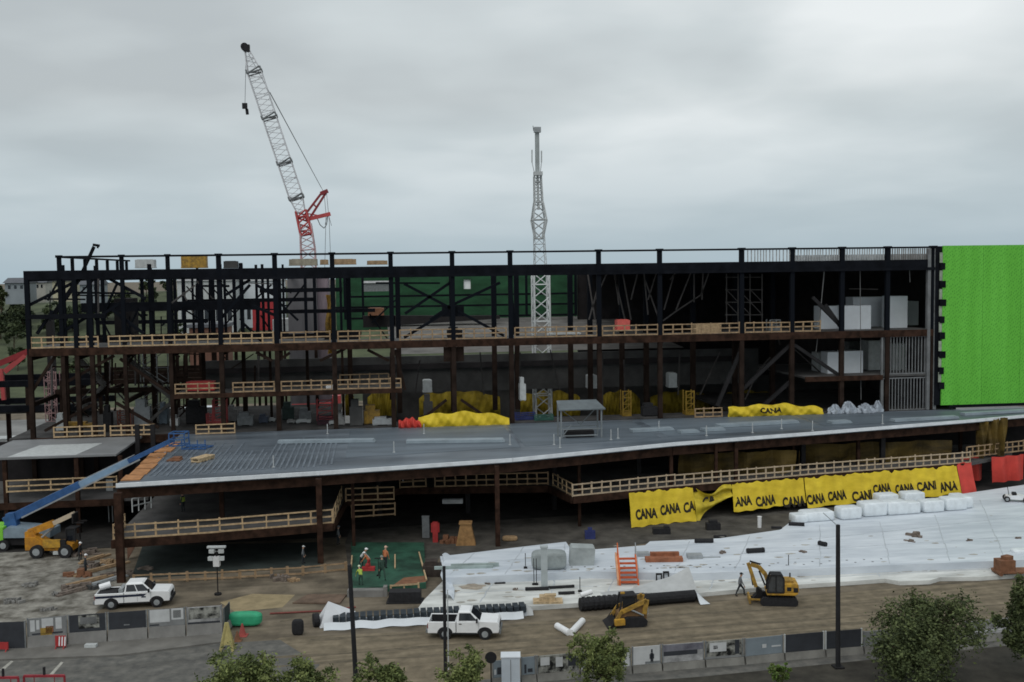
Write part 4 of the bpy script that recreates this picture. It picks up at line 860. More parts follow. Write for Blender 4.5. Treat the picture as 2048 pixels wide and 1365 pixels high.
for par, z, segs in ((up_, ZU, (((900, 1150), (950, 1106)), ((1010, 1149), (1048, 1094)), ((1120, 1143), (1131, 1088)), ((1350, 1143), (1380, 1083)), ((1470, 1140), (1500, 1072)), ((1640, 1134), (1640, 1050)), ((1780, 1128), (1760, 1044)), ((1900, 1122), (1870, 1030)), ((2010, 1118), (1960, 1000)), ((1420, 1112), (2100, 1070)), ((1600, 1082), (2080, 1030)), ((890, 1130), (1060, 1118)))),
                     (lo_, ZL, (((960, 1205), (990, 1158)), ((1100, 1206), (1110, 1155)), ((1210, 1198), (1230, 1152)), ((1420, 1180), (1430, 1152)), ((1560, 1168), (1560, 1146)), ((1760, 1154), (1750, 1138)), ((870, 1188), (1200, 1172)), ((1420, 1166), (1980, 1138))))):
    for a_, b_ in segs:
        sm = MB(); p, q = G(*a_, z), G(*b_, z); n_ = 6
        for k in range(n_): c0_, c1_ = p.lerp(q, k / n_), p.lerp(q, (k + 1) / n_); w_ = V((.06 * sin(k * 2.1), .06 * cos(k * 1.7), 0)); sm.beam(c0_ + w_, c1_ + w_, .08, .03)
        sm.build('seam_tape', SEAM, par)
    rq = random.Random(5); fp = MB()
    for k in range(70 if par is up_ else 60):
        if par is up_: p = G(rq.uniform(900, 2040), 0, ZU) if 0 else G(*(lambda x: (x, (1150 - (x - 900) * .030) - rq.random() ** 2 * (34 + (x - 900) * .05)))(rq.uniform(900, 2040)), ZU)
        else: p = G(*(lambda x: (x, (1208 - (x - 880) * .052) - rq.random() * 22))(rq.uniform(880, 2040)), ZL)
        w_ = rq.uniform(.1, .5); n_ = 7; fp.add([(p.x + w_ * cos(2 * pi * j / n_) * rq.uniform(.6, 1.3), p.y + w_ * .5 * sin(2 * pi * j / n_) * rq.uniform(.6, 1.3), z + .004) for j in range(n_)], [tuple(range(n_))])
    fp.build('mud_marks', mat('mud_mark', (.36, .345, .31), .9, .3, 2), par)
# black crate row under white wrap, left, and black roll, right
def roll_row(label, pix, r, z, name, m=BLACK):
    pts = [G(x, y, 0) + V((0, 0, z)) for x, y in pix]; t = thing(name, label, 'drainage roll', pts[0] * 1, 0, 'black rolls along the dirt road'); t.location.z = 0
    return t, pts
CRATE = mat('crate_slate', (.030, .040, .050), .6, .3, 2)
t, pts = roll_row('long row of black drainage crates wrapped in white sheet, left of the driving pickup', [(665, 1252), (1052, 1229)], .4, .0, 'crate_row')
a, b = pts; d = (b - a).normalized(); n = int((b - a).length / .5); yaw = atan2(d.y, d.x); first = None
for k in range(n):
    p = a + d * (k + .5) * .5 - V(t.location)
    if first is None: first = MB().box(-.2, -.55, .3, .2, .55, .78).build('crate', CRATE, t, local=True); first.location = p; first.rotation_euler = (0, 0, yaw)
    else: copyof(first, t, p + V((0, 0, R_.uniform(-.03, .03))), (0, 0, yaw))
nrm = V((d.y, -d.x, 0))
MB().grid(lambda u, v: a + (b - a) * u * 1.02 - d * .6 + nrm * (.62 + .5 * v + .08 * sin(u * 30)) + V((0, 0, .42 * (1 - v) ** 1.5 + .04 + .04 * sin(u * 44))), 50, 5).build('front_sheet', WPANEL, t, smooth=True)
MB().beam(a + nrm * -.1 + V((0, 0, .15)) - d * .3, b + nrm * -.1 + V((0, 0, .15)), 1.1, .28).build('base_sheet', MEMB, t)
q0, q1, q2 = G(640, 1258, 0), G(700, 1250, 0), G(655, 1216, 0) + V((0, 0, .0))
tent = V((q0.x + .6, q0.y + .9, 1.75))
MB().add([q0 + V((0, 0, .03)), q1 + V((0, 0, .06)), tent, q0 + V((-.4, 1.8, .02)), q1 + V((.4, 1.4, .55))], [(0, 1, 2), (3, 0, 2), (1, 4, 2), (4, 3, 2)]).build('end_flap', mat('bright_sheet', (.70, .72, .75), .5, .06, 1), t)
MB().grid(lambda u, v: b + d * (.5 * u) + V((0, 0, .05)) + nrm * (.5 - 1.2 * v) + V((0, 0, .75 * sin(pi * v) * (1 - u * .6))), 6, 8).build('end_wrap', mat('grey_sheet', (.42, .43, .43), .6, .1, 1), t, smooth=True)
MB().tube(q0 + V((-.5, .5, .5)), q0 + V((-.1, .6, .5)), .5, 14).build('roll_end', BLACK, t)
t, pts = roll_row('black ridged roll half covered by a grey white sheet behind the loader', [(1160, 1222), (1388, 1203)], .45, .0, 'black_roll')
a, b = pts; d = (b - a).normalized(); nrm = V((d.y, -d.x, 0))
MB().tube(a + V((0, 0, .5)), b + V((0, 0, .5)), .5, 14).build('roll', BLACK, t)
rb = MB()
for k in range(9): p = a + d * (.3 + k * .42) + V((0, 0, .5)); rb.tube(p - d * .09, p + d * .09, .56, 12)
rb.build('ridges', BLACK, t)
MB().grid(lambda u, v: a + (b - a) * (.22 + .8 * u) - nrm * (-.15 + 1.7 * v) + V((0, 0, .98 + 1.5 * u * u * v - .2 * v + .05 * sin(u * 14) * v)), 20, 6).build('cover_sheet', mat('grey_sheet', (.42, .43, .43), .6, .1, 1), t, smooth=True)
MB().grid(lambda u, v: b + d * (.1 + .8 * u) + nrm * (1.1 - 2.2 * v) + V((0, 0, .06 + .8 * (1 - u) * sin(pi * v) ** 2)), 8, 8).build('end_flap', WPANEL, t, smooth=True)
MB().tube(a + V((.1, .2, 1.15)), a + V((1.0, .3, 1.35)), .2, 12).build('white_tube', WHITE, t)

# ================================================================== SMALL THINGS ON THE TERRACE
def put(px, py, z, fn, name, label, cat, mats, group=None, rz=0):
    p = G(px, py, z); mb = MB(); fn(mb); q = Matrix.Rotation(rz + FACE, 3, 'Z'); mb.v = [q @ v + p for v in mb.v]
    return solo(mb, name, label, cat, mats, group, org=p)
def pillow(mb, c, w, d, h, e=.35, rz=0, nu=20, nv=10):
    sp = lambda x: (abs(x) ** e) * (1 if x > 0 else -1)
    q = Matrix.Rotation(rz, 3, 'Z')
    f = lambda u, v: q @ V((w / 2 * sp(cos(pi * (v - .5))) * sp(cos(2 * pi * u)), d / 2 * sp(cos(pi * (v - .5))) * sp(sin(2 * pi * u)), h / 2 + h / 2 * sp(sin(pi * (v - .5))))) + V(c)
    return mb.grid(f, nu, nv)
WRAP = mat('white_wrap', (.70, .745, .775), .45, .10, 1.4, bump=.25, spec=.5)
BALES = [(1640, 1044, 3.0, 1.9, 1.2, 'low long white wrapped bale, leftmost of the row'), (1703, 1040, 2.2, 1.6, 1.5, 'white wrapped bale right of the tall light pole'),
         (1752, 1034, 2.5, 1.8, 1.75, 'tallest front white bale, third from the left'), (1797, 1031, 2.2, 1.8, 1.7, 'white bale pressed against the tallest front bale'), (1823, 1029, 2.0, 1.5, 1.5, 'white bale in the front row below the two raised ones'),
         (1869, 1026, 2.2, 1.6, 1.5, 'white bale in the front row with a dark gap on its left'), (1914, 1022, 2.3, 1.7, 1.6, 'white bale in the front row nearest the red tarp'), (1935, 1018, 1.3, 2.6, 1.5, 'narrow end bale at the corner below the red tarp')]
for px, py, w, d, h, l in BALES:
    p = G(px, py, ZU); mb = pillow(MB(), p + V((0, d / 2, 0)), w * 1.08, d, h * .80, .26, FACE + .22)
    solo(mb, 'wrapped_bale', l, 'bale', WRAP, 'white wrapped bales on the terrace', smooth=True, org=p + V((0, d / 2, 0)))
for px, py, w, l in ((1797, 1008, 2.3, 'white bale raised behind the front row, left one'), (1850, 1004, 2.4, 'white bale raised behind the front row, right one'), (1620, 1043, 1.4, 'flat half buried white bale behind the black hose')):
    p = G(px, py + 14, ZU); mb = pillow(MB(), p + V((0, 2.8, 0)), w, 1.6, 1.25 if px > 1700 else .8, .26, FACE + .22)
    solo(mb, 'wrapped_bale', l, 'bale', WRAP, 'white wrapped bales on the terrace', smooth=True, org=p + V((0, 2.8, 0)))
# grey wrapped load, grey box
def load(mb):
    pillow(mb, (0, 0, .0), 3.0, 1.5, 1.55, .45)
put(1098, 1137, ZU, load, 'wrapped_load', 'grey green wrapped load on the membrane, left of the grey box', 'load', mat('wrap_grey', (.27, .30, .30), .5, .2, 1.2, bump=.2))
put(1164, 1128, ZU, lambda m: m.prism([(-1.1, -.6, 0), (1.0, -.6, 0), (1.1, -.6, 1.35), (-1.0, -.6, 1.45)], (0, 1.6, 0)).prism([(-.95, -.55, 1.46), (1.05, -.55, 1.36), (1.0, -.55, 1.46), (-.9, -.55, 1.56)], (0, 1.5, 0)), 'covered_crate', 'plain grey covered crate right of the wrapped load', 'crate', mat('crate_grey', (.34, .37, .37), .6, .15, 1))
put(930, 1137, ZU, lambda m: m.box(-2.6, -.18, 0, 2.4, .12, .22).box(-1.2, .2, 0, 2.9, .45, .3), 'steel_bundle', 'long grey steel bundle on the left part of the membrane', 'steel bundle', mat('bundle_grey', (.30, .36, .35), .5, .2, 1), rz=.05)
put(1335, 1123, ZU, lambda m: m.box(-1.9, -.3, 0, 1.3, .5, .35).box(-1.4, .5, 0, 1.1, .95, .62), 'board_stack', 'orange brown stack of boards on the membrane', 'board stack', mat('rust_board', (.27, .105, .055), .8, .25, 2))
put(1395, 1116, ZU, lambda m: m.box(-.9, -.4, 0, .4, .5, .32).box(.4, -.05, 0, 2.0, .06, .08), 'steel_bundle', 'grey steel ends lying right of the orange brown boards', 'steel bundle', GREY)
put(1285, 1113, ZU, lambda m: m.box(-.5, -.2, 0, .6, .6, .3), 'steel_plate', 'small grey plate left of the orange brown boards', 'plate', GREY)
def stair():
    o = G(1258, 1170, ZL); t = thing('site_stair', 'bright orange steel site stair climbing the membrane step', 'stair', o, FACE)
    for s in (-.75, .75): MB().prism([(s - .06, 0, 0), (s - .06, 1.9, 1.75), (s - .06, 1.9, 2.1), (s - .06, -.2, .45), (s - .06, -.2, 0)], (.12, 0, 0)).build('stringer', ORANGE, t, local=True)
    for k in range(6): MB().box(-.68, k * .33, .12 + k * .3, .68, k * .33 + .34, .22 + k * .3).build('tread', mat('tread_orange', (.50, .10, .035), .6, .15, 3), t, local=True)
    for s in (-.75, .75):
        MB().beam((s, -.1, .4), (s, -.1, 1.4), .07).beam((s, 1.85, 1.9), (s, 1.85, 3.0), .08).beam((s, -.1, 1.4), (s, 1.85, 3.0), .06).build('handrail', ORANGE if s < 0 else GREY, t, local=True)
    MB().prism([(-.95, -.1, 0), (-.95, 1.9, 1.7), (-.82, 1.9, 1.7), (-.82, -.1, 0)], (0, 0, .5)).build('side_board', mat('stair_pale', (.62, .32, .18), .7, .15, 2), t, local=True)
stair()
for px, py, l in ((1318, 1165, 'left black sawhorse on the lower membrane'), (1332, 1161, 'right black sawhorse on the lower membrane')):
    put(px, py, ZL, lambda m: m.box(-.25, -.08, .62, .25, .08, .75).beam((-.2, -.2, 0), (-.2, 0, .65), .09).beam((.2, -.2, 0), (.2, 0, .65), .09).beam((-.2, .2, 0), (-.2, 0, .65), .09).beam((.2, .2, 0), (.2, 0, .65), .09), 'sawhorse', l, 'sawhorse', BLACK, 'black sawhorses')
put(1097, 1204, ZL, lambda m: m.box(-1.2, -.55, 0, 1.1, .55, .16).box(-.7, -.4, .161, .5, .4, .5).box(-.3, -.3, .501, .6, .2, .62), 'loaded_pallet', 'tan pallet loaded with yellow brown boards near the black crate row', 'pallet', [mat('pallet_tan', (.44, .33, .20), .85, .3, 3)])
HOSE = BLACK
for px, py, z, ln, r, rz, l in ((1511, 1106, ZU, 1.6, .22, .15, 'fat black pipe piece lying left of the tall pole on the membrane'), (1645, 1092, ZU, .8, .2, -.9, 'short black pipe tilted just left of the tall pole'), (1593, 1052, ZU, 1.5, .18, -.25, 'black pipe piece in front of the leftmost bale'),
                               (1408, 1086, ZU, 1.7, .2, .0, 'black pipe bundle at the back edge of the membrane'), (1074, 1181, ZL, 1.9, .14, .05, 'black flat pipe beside the tan pallet, left'), (1122, 1177, ZL, 2.2, .12, .15, 'thin black pipe behind the tan pallet'), (1133, 1189, ZL, 1.3, .12, .1, 'black pipe right of the tan pallet'),
                               (1553, 1058, ZU, 1.0, .12, -.1, 'black pipe offcut near the dark edge below the tarp'), (1000, 1168, ZL, .9, .07, .1, 'small black pole lying on the lower membrane'), (1500, 1080, .02, 1.6, .14, 0, 'black pipe lying on the bare ground under the torn tarp'), (1440, 1077, .02, 1.2, .16, .1, 'black pipe on the bare ground left of the torn tarp gap')):
    put(px, py, z, lambda m: m.tube((-ln / 2, 0, r), (ln / 2, 0, r), r, 12).tube((-ln / 2 + .1, 0, r), (-ln / 2 + .18, 0, r), r * 1.1, 12).tube((ln / 2 - .18, 0, r), (ln / 2 - .1, 0, r), r * 1.1, 12), 'black_pipe', l, 'pipe', HOSE, 'black pipe pieces on the terrace', rz)
BRN = mat('brown_debris', (.16, .13, .11), .9, .4, 3)
for px, py, z, s, l in ((1832, 1073, ZU, 1.0, 'brown debris pile in the middle of the wide white membrane'), (1822, 1083, ZU, .7, 'flat dark mat beside the brown debris pile'), (1818, 1128, ZL, .9, 'dark debris in the grey band below the brown pile'), (1447, 1107, ZU, .5, 'small grey debris heap left of the fat black pipe'),
                        (1762, 1125, ZL, .35, 'tiny dark lump on the grey band'), (1938, 1082, ZU, .35, 'dark lump towards the right of the membrane'), (2036, 1077, ZU, .35, 'dark lump at the right edge of the membrane'), (1605, 1104, ZU, .6, 'flat brown scrap left of the tall pole'), (1030, 1180, ZL, .3, 'round dark lump on the lower membrane'), (975, 1169, ZL, .3, 'little dark lump left of the lower membrane middle')):
    def pile(m, s=s):
        rr = random.Random(int(px + py))
        for k in range(7): m.cbox((rr.uniform(-.7, .7) * s, rr.uniform(-.5, .5) * s, .001 * k), rr.uniform(.3, .8) * s, rr.uniform(.2, .5) * s, rr.uniform(.12, .5) * s * (.4 if 'flat' in l else 1), rr.uniform(0, 3))
    put(px, py, z, pile, 'debris', l, 'debris', BRN, 'scattered debris on the terrace')
for px, py, z, h, l in ((1051, 1137, ZU, 1.3, 'thin black stake on the membrane left of the grey load'), (1577, 1145, ZL, 1.5, 'thin dark stake standing in front of the excavator'), (1068, 1170, ZL, 2.2, 'left one of a stake pair by the steel post'), (1073, 1170, ZL, 2.2, 'right one of a stake pair by the steel post'), (1160, 1184, ZL, 1.2, 'thin stake above the black roll')):
    put(px, py, z, lambda m: m.tube((0, 0, 0), (0, 0, h), .035, 6).cbox((0, 0, 0), .3, .3, .12), 'stake', l, 'stake', DSTEEL, 'thin stakes on the terrace')
put(1089, 1178, ZL, lambda m: m.box(-.26, -.2, .1, .26, .2, 3.4).box(-.4, -.35, 0, .4, .35, .1).box(-.32, -.28, 3.4, .32, .28, 3.55), 'steel_post', 'translucent grey steel post rising from the membrane before the wrapped load', 'post', mat('post_grey', (.38, .42, .43), .4, .1, 1))
put(2028, 1148, ZL, lambda m: m.box(-1.6, -.7, .2, 2.2, .7, .34).cbox((-.8, 0, .341), 1.3, 1.1, .9, .1).cbox((-.6, 0, 1.2421), .8, .6, .3, .5).tube((-1.4, -.75, .18), (-1.4, .75, .18), .18, 8), 'loaded_trailer', 'low trailer carrying brown rubble at the right edge', 'trailer', [REDW])
put(2043, 1118, ZL, lambda m: pillow(m, (0, 0, 0), 1.8, 1.2, .9, .4), 'wrapped_bale', 'lone white bundle at the right edge beside the rubble trailer', 'bale', WRAP)
o = G(2030, 1003, ZU); t = thing('utility_cart', 'small white utility cart with black wheels at the right edge near the red tarps', 'cart', o, FACE - .3)
MB().prism([(-1.0, -.5, .3), (1.4, -.5, .25), (1.5, -.5, .55), (.4, -.5, .75), (-.9, -.5, .65)], (0, 1.0, 0)).build('body', WHITE, t, local=True)
MB().box(-.3, -.4, .66, .1, .4, .95).beam((-.6, 0, .6), (-.75, 0, 1.5), .06).build('seat', BLACK, t, local=True)
for x in (-.85, 1.0):
    for y in (-.55, .55): wheel(t, x, y, .3, .22)
# white V of two rolls
for a, b, l in (((1114, 1252), (1138, 1266), 'left white roll of the V shaped pair on the dirt road'), ((1142, 1266), (1165, 1242), 'right white roll of the V shaped pair on the dirt road')):
    p, q = G(*a, .2), G(*b, .2); mb = MB().tube(p, q, .24, 14).tube(q, q + (q - p).normalized() * .03, .16, 10)
    solo(mb, 'white_roll', l, 'roll', WHITE, 'white rolls dropped on the road')

# ================================================================== UNDER THE PODIUM
put(932, 1090, 0, lambda m: m.prism([(-.95, -.5, 0), (.95, -.5, 0), (.5, -.5, 2.1), (-.5, -.5, 2.1)], (0, 1, 0)).box(-.62, -.6, 2.1, .62, .6, 2.22).box(-.25, -.53, 1.1, .25, -.505, 1.75), 'formwork_box', 'brown timber formwork box with white sheet under the podium', 'formwork', mat('formwork', (.30, .17, .07), .85, .25, 2))
put(871, 1085, 0, lambda m: m.box(-.25, -.2, 0, .25, .2, 2.0).box(-.4, -.1, 1.0, .4, .1, 1.9), 'red_pump', 'upright red machine in the dark under the podium', 'machine', RED)
put(852, 1078, 0, lambda m: m.box(-.35, -.1, .1, .35, .1, 2.2).box(-.38, -.14, 2.2, .38, .14, 2.3), 'steel_shutter', 'pale grey upright sheet left of the red machine', 'panel', MGREY)
put(905, 1086, 0, lambda m: [m.cbox((random.Random(k).uniform(-1.3, 1.5), random.Random(k + 50).uniform(-.5, .5), 0), .5, .4, .3 + .5 * random.Random(k + 90).random(), k) for k in range(12)], 'rubble_heap', 'reddish brown rubble heap around the formwork box', 'rubble', REDW)
put(1020, 1082, 0, lambda m: pillow(m, (0, 0, 0), 1.5, .8, .5, .6), 'sand_bag', 'tan sack lying right of the slim podium column', 'sack', mat('sack', (.33, .22, .12), .9, .2, 3))
put(1180, 1078, 0, lambda m: m.box(-.5, -.3, 0, .5, .3, .8).box(-.2, -.2, .8, .2, .2, 1.1), 'blue_drum_crate', 'dark blue crate in the shade at the back of the membrane', 'crate', mat('deep_blue', (.03, .04, .14), .6, .2, 2))
put(1326, 1068, 0, lambda m: m.box(-1, -.4, 0, .7, .4, .6).box(.1, -.3, .6, .6, .3, .8), 'tool_chest', 'black tool chest on the bare ground under the left printed tarp', 'chest', BLACK)
put(1426, 1060, 0, lambda m: m.box(-.7, -.4, 0, .7, .4, .7).box(-.4, -.3, .7, .4, .3, 1.0), 'generator', 'black generator in the gap under the torn tarp', 'generator', BLACK)
put(1519, 1056, 0, lambda m: m.tube((0, 0, 0), (0, 0, 1.1), .2, 10).tube((0, 0, 1.1), (0, 0, 1.16), .24, 10), 'white_bollard', 'white post standing below the middle yellow tarp', 'bollard', WHITE)
put(905, 1008, 3.5, lambda m: m.box(-1.0, 0, 0, 1.0, .6, .4), 'grey_duct', 'grey duct piece in the dark behind the recessed mezzanine', 'duct', MGREY)
for k, (px, py) in enumerate(((523, 975), (651, 970), (806, 963))):
    p = P(px, py, G(px, 965, 3.5).y - 2); mb = MB().tube(p, p + V((0, 0, .35)), .07, 8).tube(p + V((0, 0, .35)), p + V((0, 0, 7.75 - p.z - .35)), .02, 5)
    solo(mb, 'hanging_lamp', ('white lamp hanging from the podium roof, left', 'white lamp hanging from the podium roof beside the brown column', 'white lamp hanging above the recessed railing')[k], 'lamp', WHITE, 'lamps under the podium roof', org=p)
put(268, 1120, 0, lambda m: m.prism([(-.6, 0, 0), (.6, 0, 2.0), (.6, 0, 3.0), (-.6, 0, 2.6)], (0, .12, 0)), 'plywood_sheet', 'leaning brown plywood sheet behind the corner column', 'panel', mat('ply_brown', (.17, .09, .06), .85, .25, 1))
put(265, 1025, 3.5, lambda m: [m.beam((x, x * 1.5, 0), (x, x * 1.5, 1.3), .1) for x in (0, .4, .8, 1.2)] and m.beam((0, 0, 1.3), (1.2, 1.8, 1.3), .1).beam((0, 0, .6), (1.2, 1.8, .6), .1), 'white_rack', 'white barred rack behind the brown corner column', 'rack', LGREY)
put(222, 1045, 0, lambda m: m.box(-.35, -.05, 2.6, .35, .05, 4.6).beam((-.2, 0, 0), (-.2, 0, 2.7), .1).beam((.2, 0, 0), (.2, 0, 2.7), .1), 'white_board', 'cream board on legs left of the corner column', 'board', LGREY)

# ================================================================== DECK OF THE PODIUM
SHEET = mat('sheet_bundle', (.27, .32, .355), .5, .12, .6)
for px0, px1, py, w, l in ((555, 750, 888, 1.1, 'long grey sheet bundle on the left of the podium deck'), (812, 1010, 888, 1.4, 'long grey sheet bundle in the middle of the podium deck'), (1266, 1350, 866, 1.2, 'grey sheet bundle just right of the canopy frame'), (1362, 1400, 868, 1.0, 'short grey sheet bundle in the middle right of the deck'), (1410, 1452, 864, 1.2, 'small grey sheet bundle left of the deck stanchions'),
                          (1440, 1600, 856, 1.3, 'long sheet bundle below the printed yellow heap'), (1665, 1705, 849, 1.2, 'short white edged sheet bundle near the plastic heap'), (1790, 1920, 845, 1.0, 'sheet bundle along the deck edge by the stud wall'), (1930, 2080, 832, .9, 'sheet bundle on the deck below the green wall')):
    a, b = G(px0, py, 8.15), G(px1, py - (px1 - px0) * .014 * (1 if px0 < 1100 else 4), 8.15)
    t_ = MB(); ln = (b - a).length; d = (b - a).normalized(); nn = V((-d.y, d.x, 0))
    for k in range(3): t_.prism([a + nn * .02 * k, b + nn * .02 * k - d * .1 * k, b + nn * w - d * .1 * k, a + nn * w], (0, 0, .1)); a = a + V((0, 0, .104)); b = b + V((0, 0, .104))
    solo(t_, 'sheet_bundle', l, 'sheet bundle', SHEET, 'grey sheet bundles on the podium deck')
def canopy():
    o = G(1160, 876, 8.12); t = thing('canopy_frame', 'steel work canopy with flat grey roof standing on the podium deck', 'canopy', o, 0)
    TG = mat('canopy_grey', (.19, .21, .22), .5, .15, 1)
    MB().prism([(-2.4, -.6, 3.05), (2.7, -.6, 3.05), (2.2, 1.9, 3.75), (-2.2, 1.9, 3.75)], (0, 0, .12)).build('roof', mat('canopy_roof', (.12, .14, .15), .6, .15, 1), t, local=True)
    for x in (-2.1, 2.3):
        for y in (-.3, 1.7): MB().box(x - .08, y - .08, 0, x + .08, y + .08, 3.1 + (y > 0) * .55).build('leg', TG, t, local=True)
    f = MB().beam((-2.1, -.3, 1.0), (2.3, -.3, 1.0), .1).beam((-2.1, 1.7, 1.0), (2.3, 1.7, 1.0), .1).beam((-2.1, -.3, .1), (-1.0, -.3, 1.5), .08).beam((-1.6, 1.7, 2.8), (.4, 1.7, 1.2), .08).beam((2.0, 1.7, 2.8), (.4, 1.7, 1.2), .08).beam((-1.9, -.3, .3), (1.9, -.3, .3), .12)
    f.build('frame', TG, t, local=True); MB().box(-1.5, .2, .05, 1.6, 1.2, .7).build('load', DSTEEL, t, local=True)
canopy()
def deckbox(px, py, w, d, h, name, label, m, rz=0, z=8.15): return put(px, py, z, lambda mb: mb.box(-w / 2, -d / 2, 0, w / 2, d / 2, h).box(-w / 2 + .05, -d / 2 + .05, h, w / 2 - .1, d / 2 - .1, h * 1.12), name, label, name.replace('_', ' '), m, None, rz)
put(406, 921, 8.15, lambda m: [m.box(-.5, -1.2 + k * .5, .0, .5, -.85 + k * .5, .14) for k in range(5)] and m.box(-.5, -1.2, .141, -.3, 1.2, .3).box(.3, -1.2, .141, .5, 1.2, .3).box(-.55, -1.25, .3, .55, 1.2, .4), 'timber_pallet', 'tan timber pallet lying on the left of the blue grey deck', 'pallet', mat('pallet_tan', (.44, .33, .20), .85, .3, 3), rz=-.35)
put(351, 921, 8.15, lambda m: m.box(-.7, -.6, 0, .6, .5, .12).box(-.3, -.3, .12, .5, .6, .3), 'scrap_wood', 'small brown scrap wood heap beside the tan pallet', 'scrap wood', REDW)
t = thing('blue_rack', 'blue pipe rack lying on the deck right of the boom lift basket', 'rack', G(392, 897, 8.15), FACE)
rk = MB()
for x in (-1.2, -.4, .4, 1.2): rk.beam((x, -.8, .1), (x + .3, .8, .1), .1).beam((x, -.8, 0), (x, -.8, 1.0), .09)
rk.beam((-1.3, -.8, .5), (1.3, -.8, .5), .09).beam((-1.3, .8, .1), (1.6, .8, .1), .12).beam((-1.3, -.8, .08), (1.3, -.8, .08), .12); rk.build('frame', BLUE, t, local=True)
k_ = 0
for px, py in ((547, 935), (788, 905), (655, 868), (1108, 890), (1120, 896), (1222, 880), (1236, 877), (1318, 862), (1413, 872), (1505, 866), (1563, 858), (1625, 862), (1765, 848), (848, 868), (1020, 890)):
    p = G(px, py, 8.12)
    solo(MB().tube(p, p + V((0, 0, 1.1)), .05, 6).cbox(p, .25, .25, .05), 'safety_stanchion', 'thin pale stanchion post standing on the podium deck', 'stanchion', LGREY, 'pale stanchions on the podium deck', org=p)

# ================================================================== CLUTTER ON THE UPPER FLOORS
def block(px0, px1, y0, y1, Y, name, label, m, d=1.2, cat=None, group=None, notch=True, z=None):
    x0, x1 = PX(px0, (y0 + y1) / 2, Y), PX(px1, (y0 + y1) / 2, Y); zb = PZ(px0, y1, Y) if z is None else z; zt = PZ(px0, y0, Y)
    mb = MB().box(x0, Y, zb, x1, Y + d, zt)
    if notch: mb.box(x0 - .04, Y - .04, zb + (zt - zb) * .02, x1 + .04, Y + d + .04, zb + (zt - zb) * .09 + .04).box(x0 + (x1 - x0) * .1, Y + .06, zt, x1 - (x1 - x0) * .15, Y + d - .1, zt + (zt - zb) * .05)
    return solo(mb, name, label, cat or name.replace('_', ' '), m, group)
for p0, p1, y0, y1, Y, l in ((1642, 1680, 613, 656, YF + 5, 'white box behind the diagonal brace on the third floor'), (1688, 1742, 612, 657, YF + 3, 'front white box on the third floor'), (1706, 1772, 595, 655, YF + 8, 'tall wide white box standing behind the front one on the third floor'),
                             (1780, 1815, 593, 656, YF + 4, 'tall narrow white box right of the column on the third floor'), (1816, 1837, 603, 654, YF + 9, 'greyer white box at the right end of the third floor')):
    block(p0, p1, y0, y1, Y, 'white_box', l, WPANEL, 2.2, 'box', 'white boxes on the floors', False, ZF3)
for p0, p1, y0, y1, Y, l, m in ((1636, 1655, 706, 745, YF + 6, 'shaded white box at the left on the second floor', LGREY), (1655, 1681, 705, 745, YF + 3, 'small white box left of the column on the second floor', WPANEL), (1688, 1726, 703, 746, YF + 3, 'square white box right of the column on the second floor', WPANEL),
                                (1737, 1774, 682, 745, YF + 6, 'tall white box left of the stud wall on the second floor', LGREY), (1698, 1738, 684, 720, YF + 14, 'dim wide box at the back of the second floor', MGREY), (1784, 1812, 688, 745, YF + 5, 'tall pale box seen through the metal studs', LGREY)):
    block(p0, p1, y0, y1, Y, 'white_box', l, m, 2.0, 'box', 'white boxes on the floors', False, ZF2)
# plastic heap
for i, (px, py, w, l) in enumerate(((1672, 822, 1.6, 'crumpled white plastic heap, left lump'), (1700, 823, 1.7, 'crumpled white plastic heap, middle lump'), (1735, 820, 2.0, 'crumpled white plastic heap, right lump'), (1758, 824, 1.2, 'crumpled plastic lump by the stud wall'))):
    def heap(m):
        rr = random.Random(i + 5)
        m.grid(lambda u, v: V(((.5 + .12 * sin(u * 41 + v * 7)) * w * cos(2 * pi * u) * cos(v * pi / 2), .6 * w * sin(2 * pi * u) * cos(v * pi / 2) * (.8 + .2 * sin(u * 63)), (.75 + .2 * (i % 2)) * sin(v * pi / 2) ** .6 * (1 + .35 * sin(u * 44 + v * 9 + i * 2) + .25 * sin(u * 17 + i)))), 26, 8)
    p = P(px, py, YF - 1.2); mb = MB(); heap(mb); mb.v = [v + V((p.x, p.y + .3, ZF1)) for v in mb.v]
    solo(mb, 'plastic_heap', l, 'plastic heap', mat('plastic', (.36, .40, .45), .4, .35, 2.5, bump=.3), 'white plastic heaps')
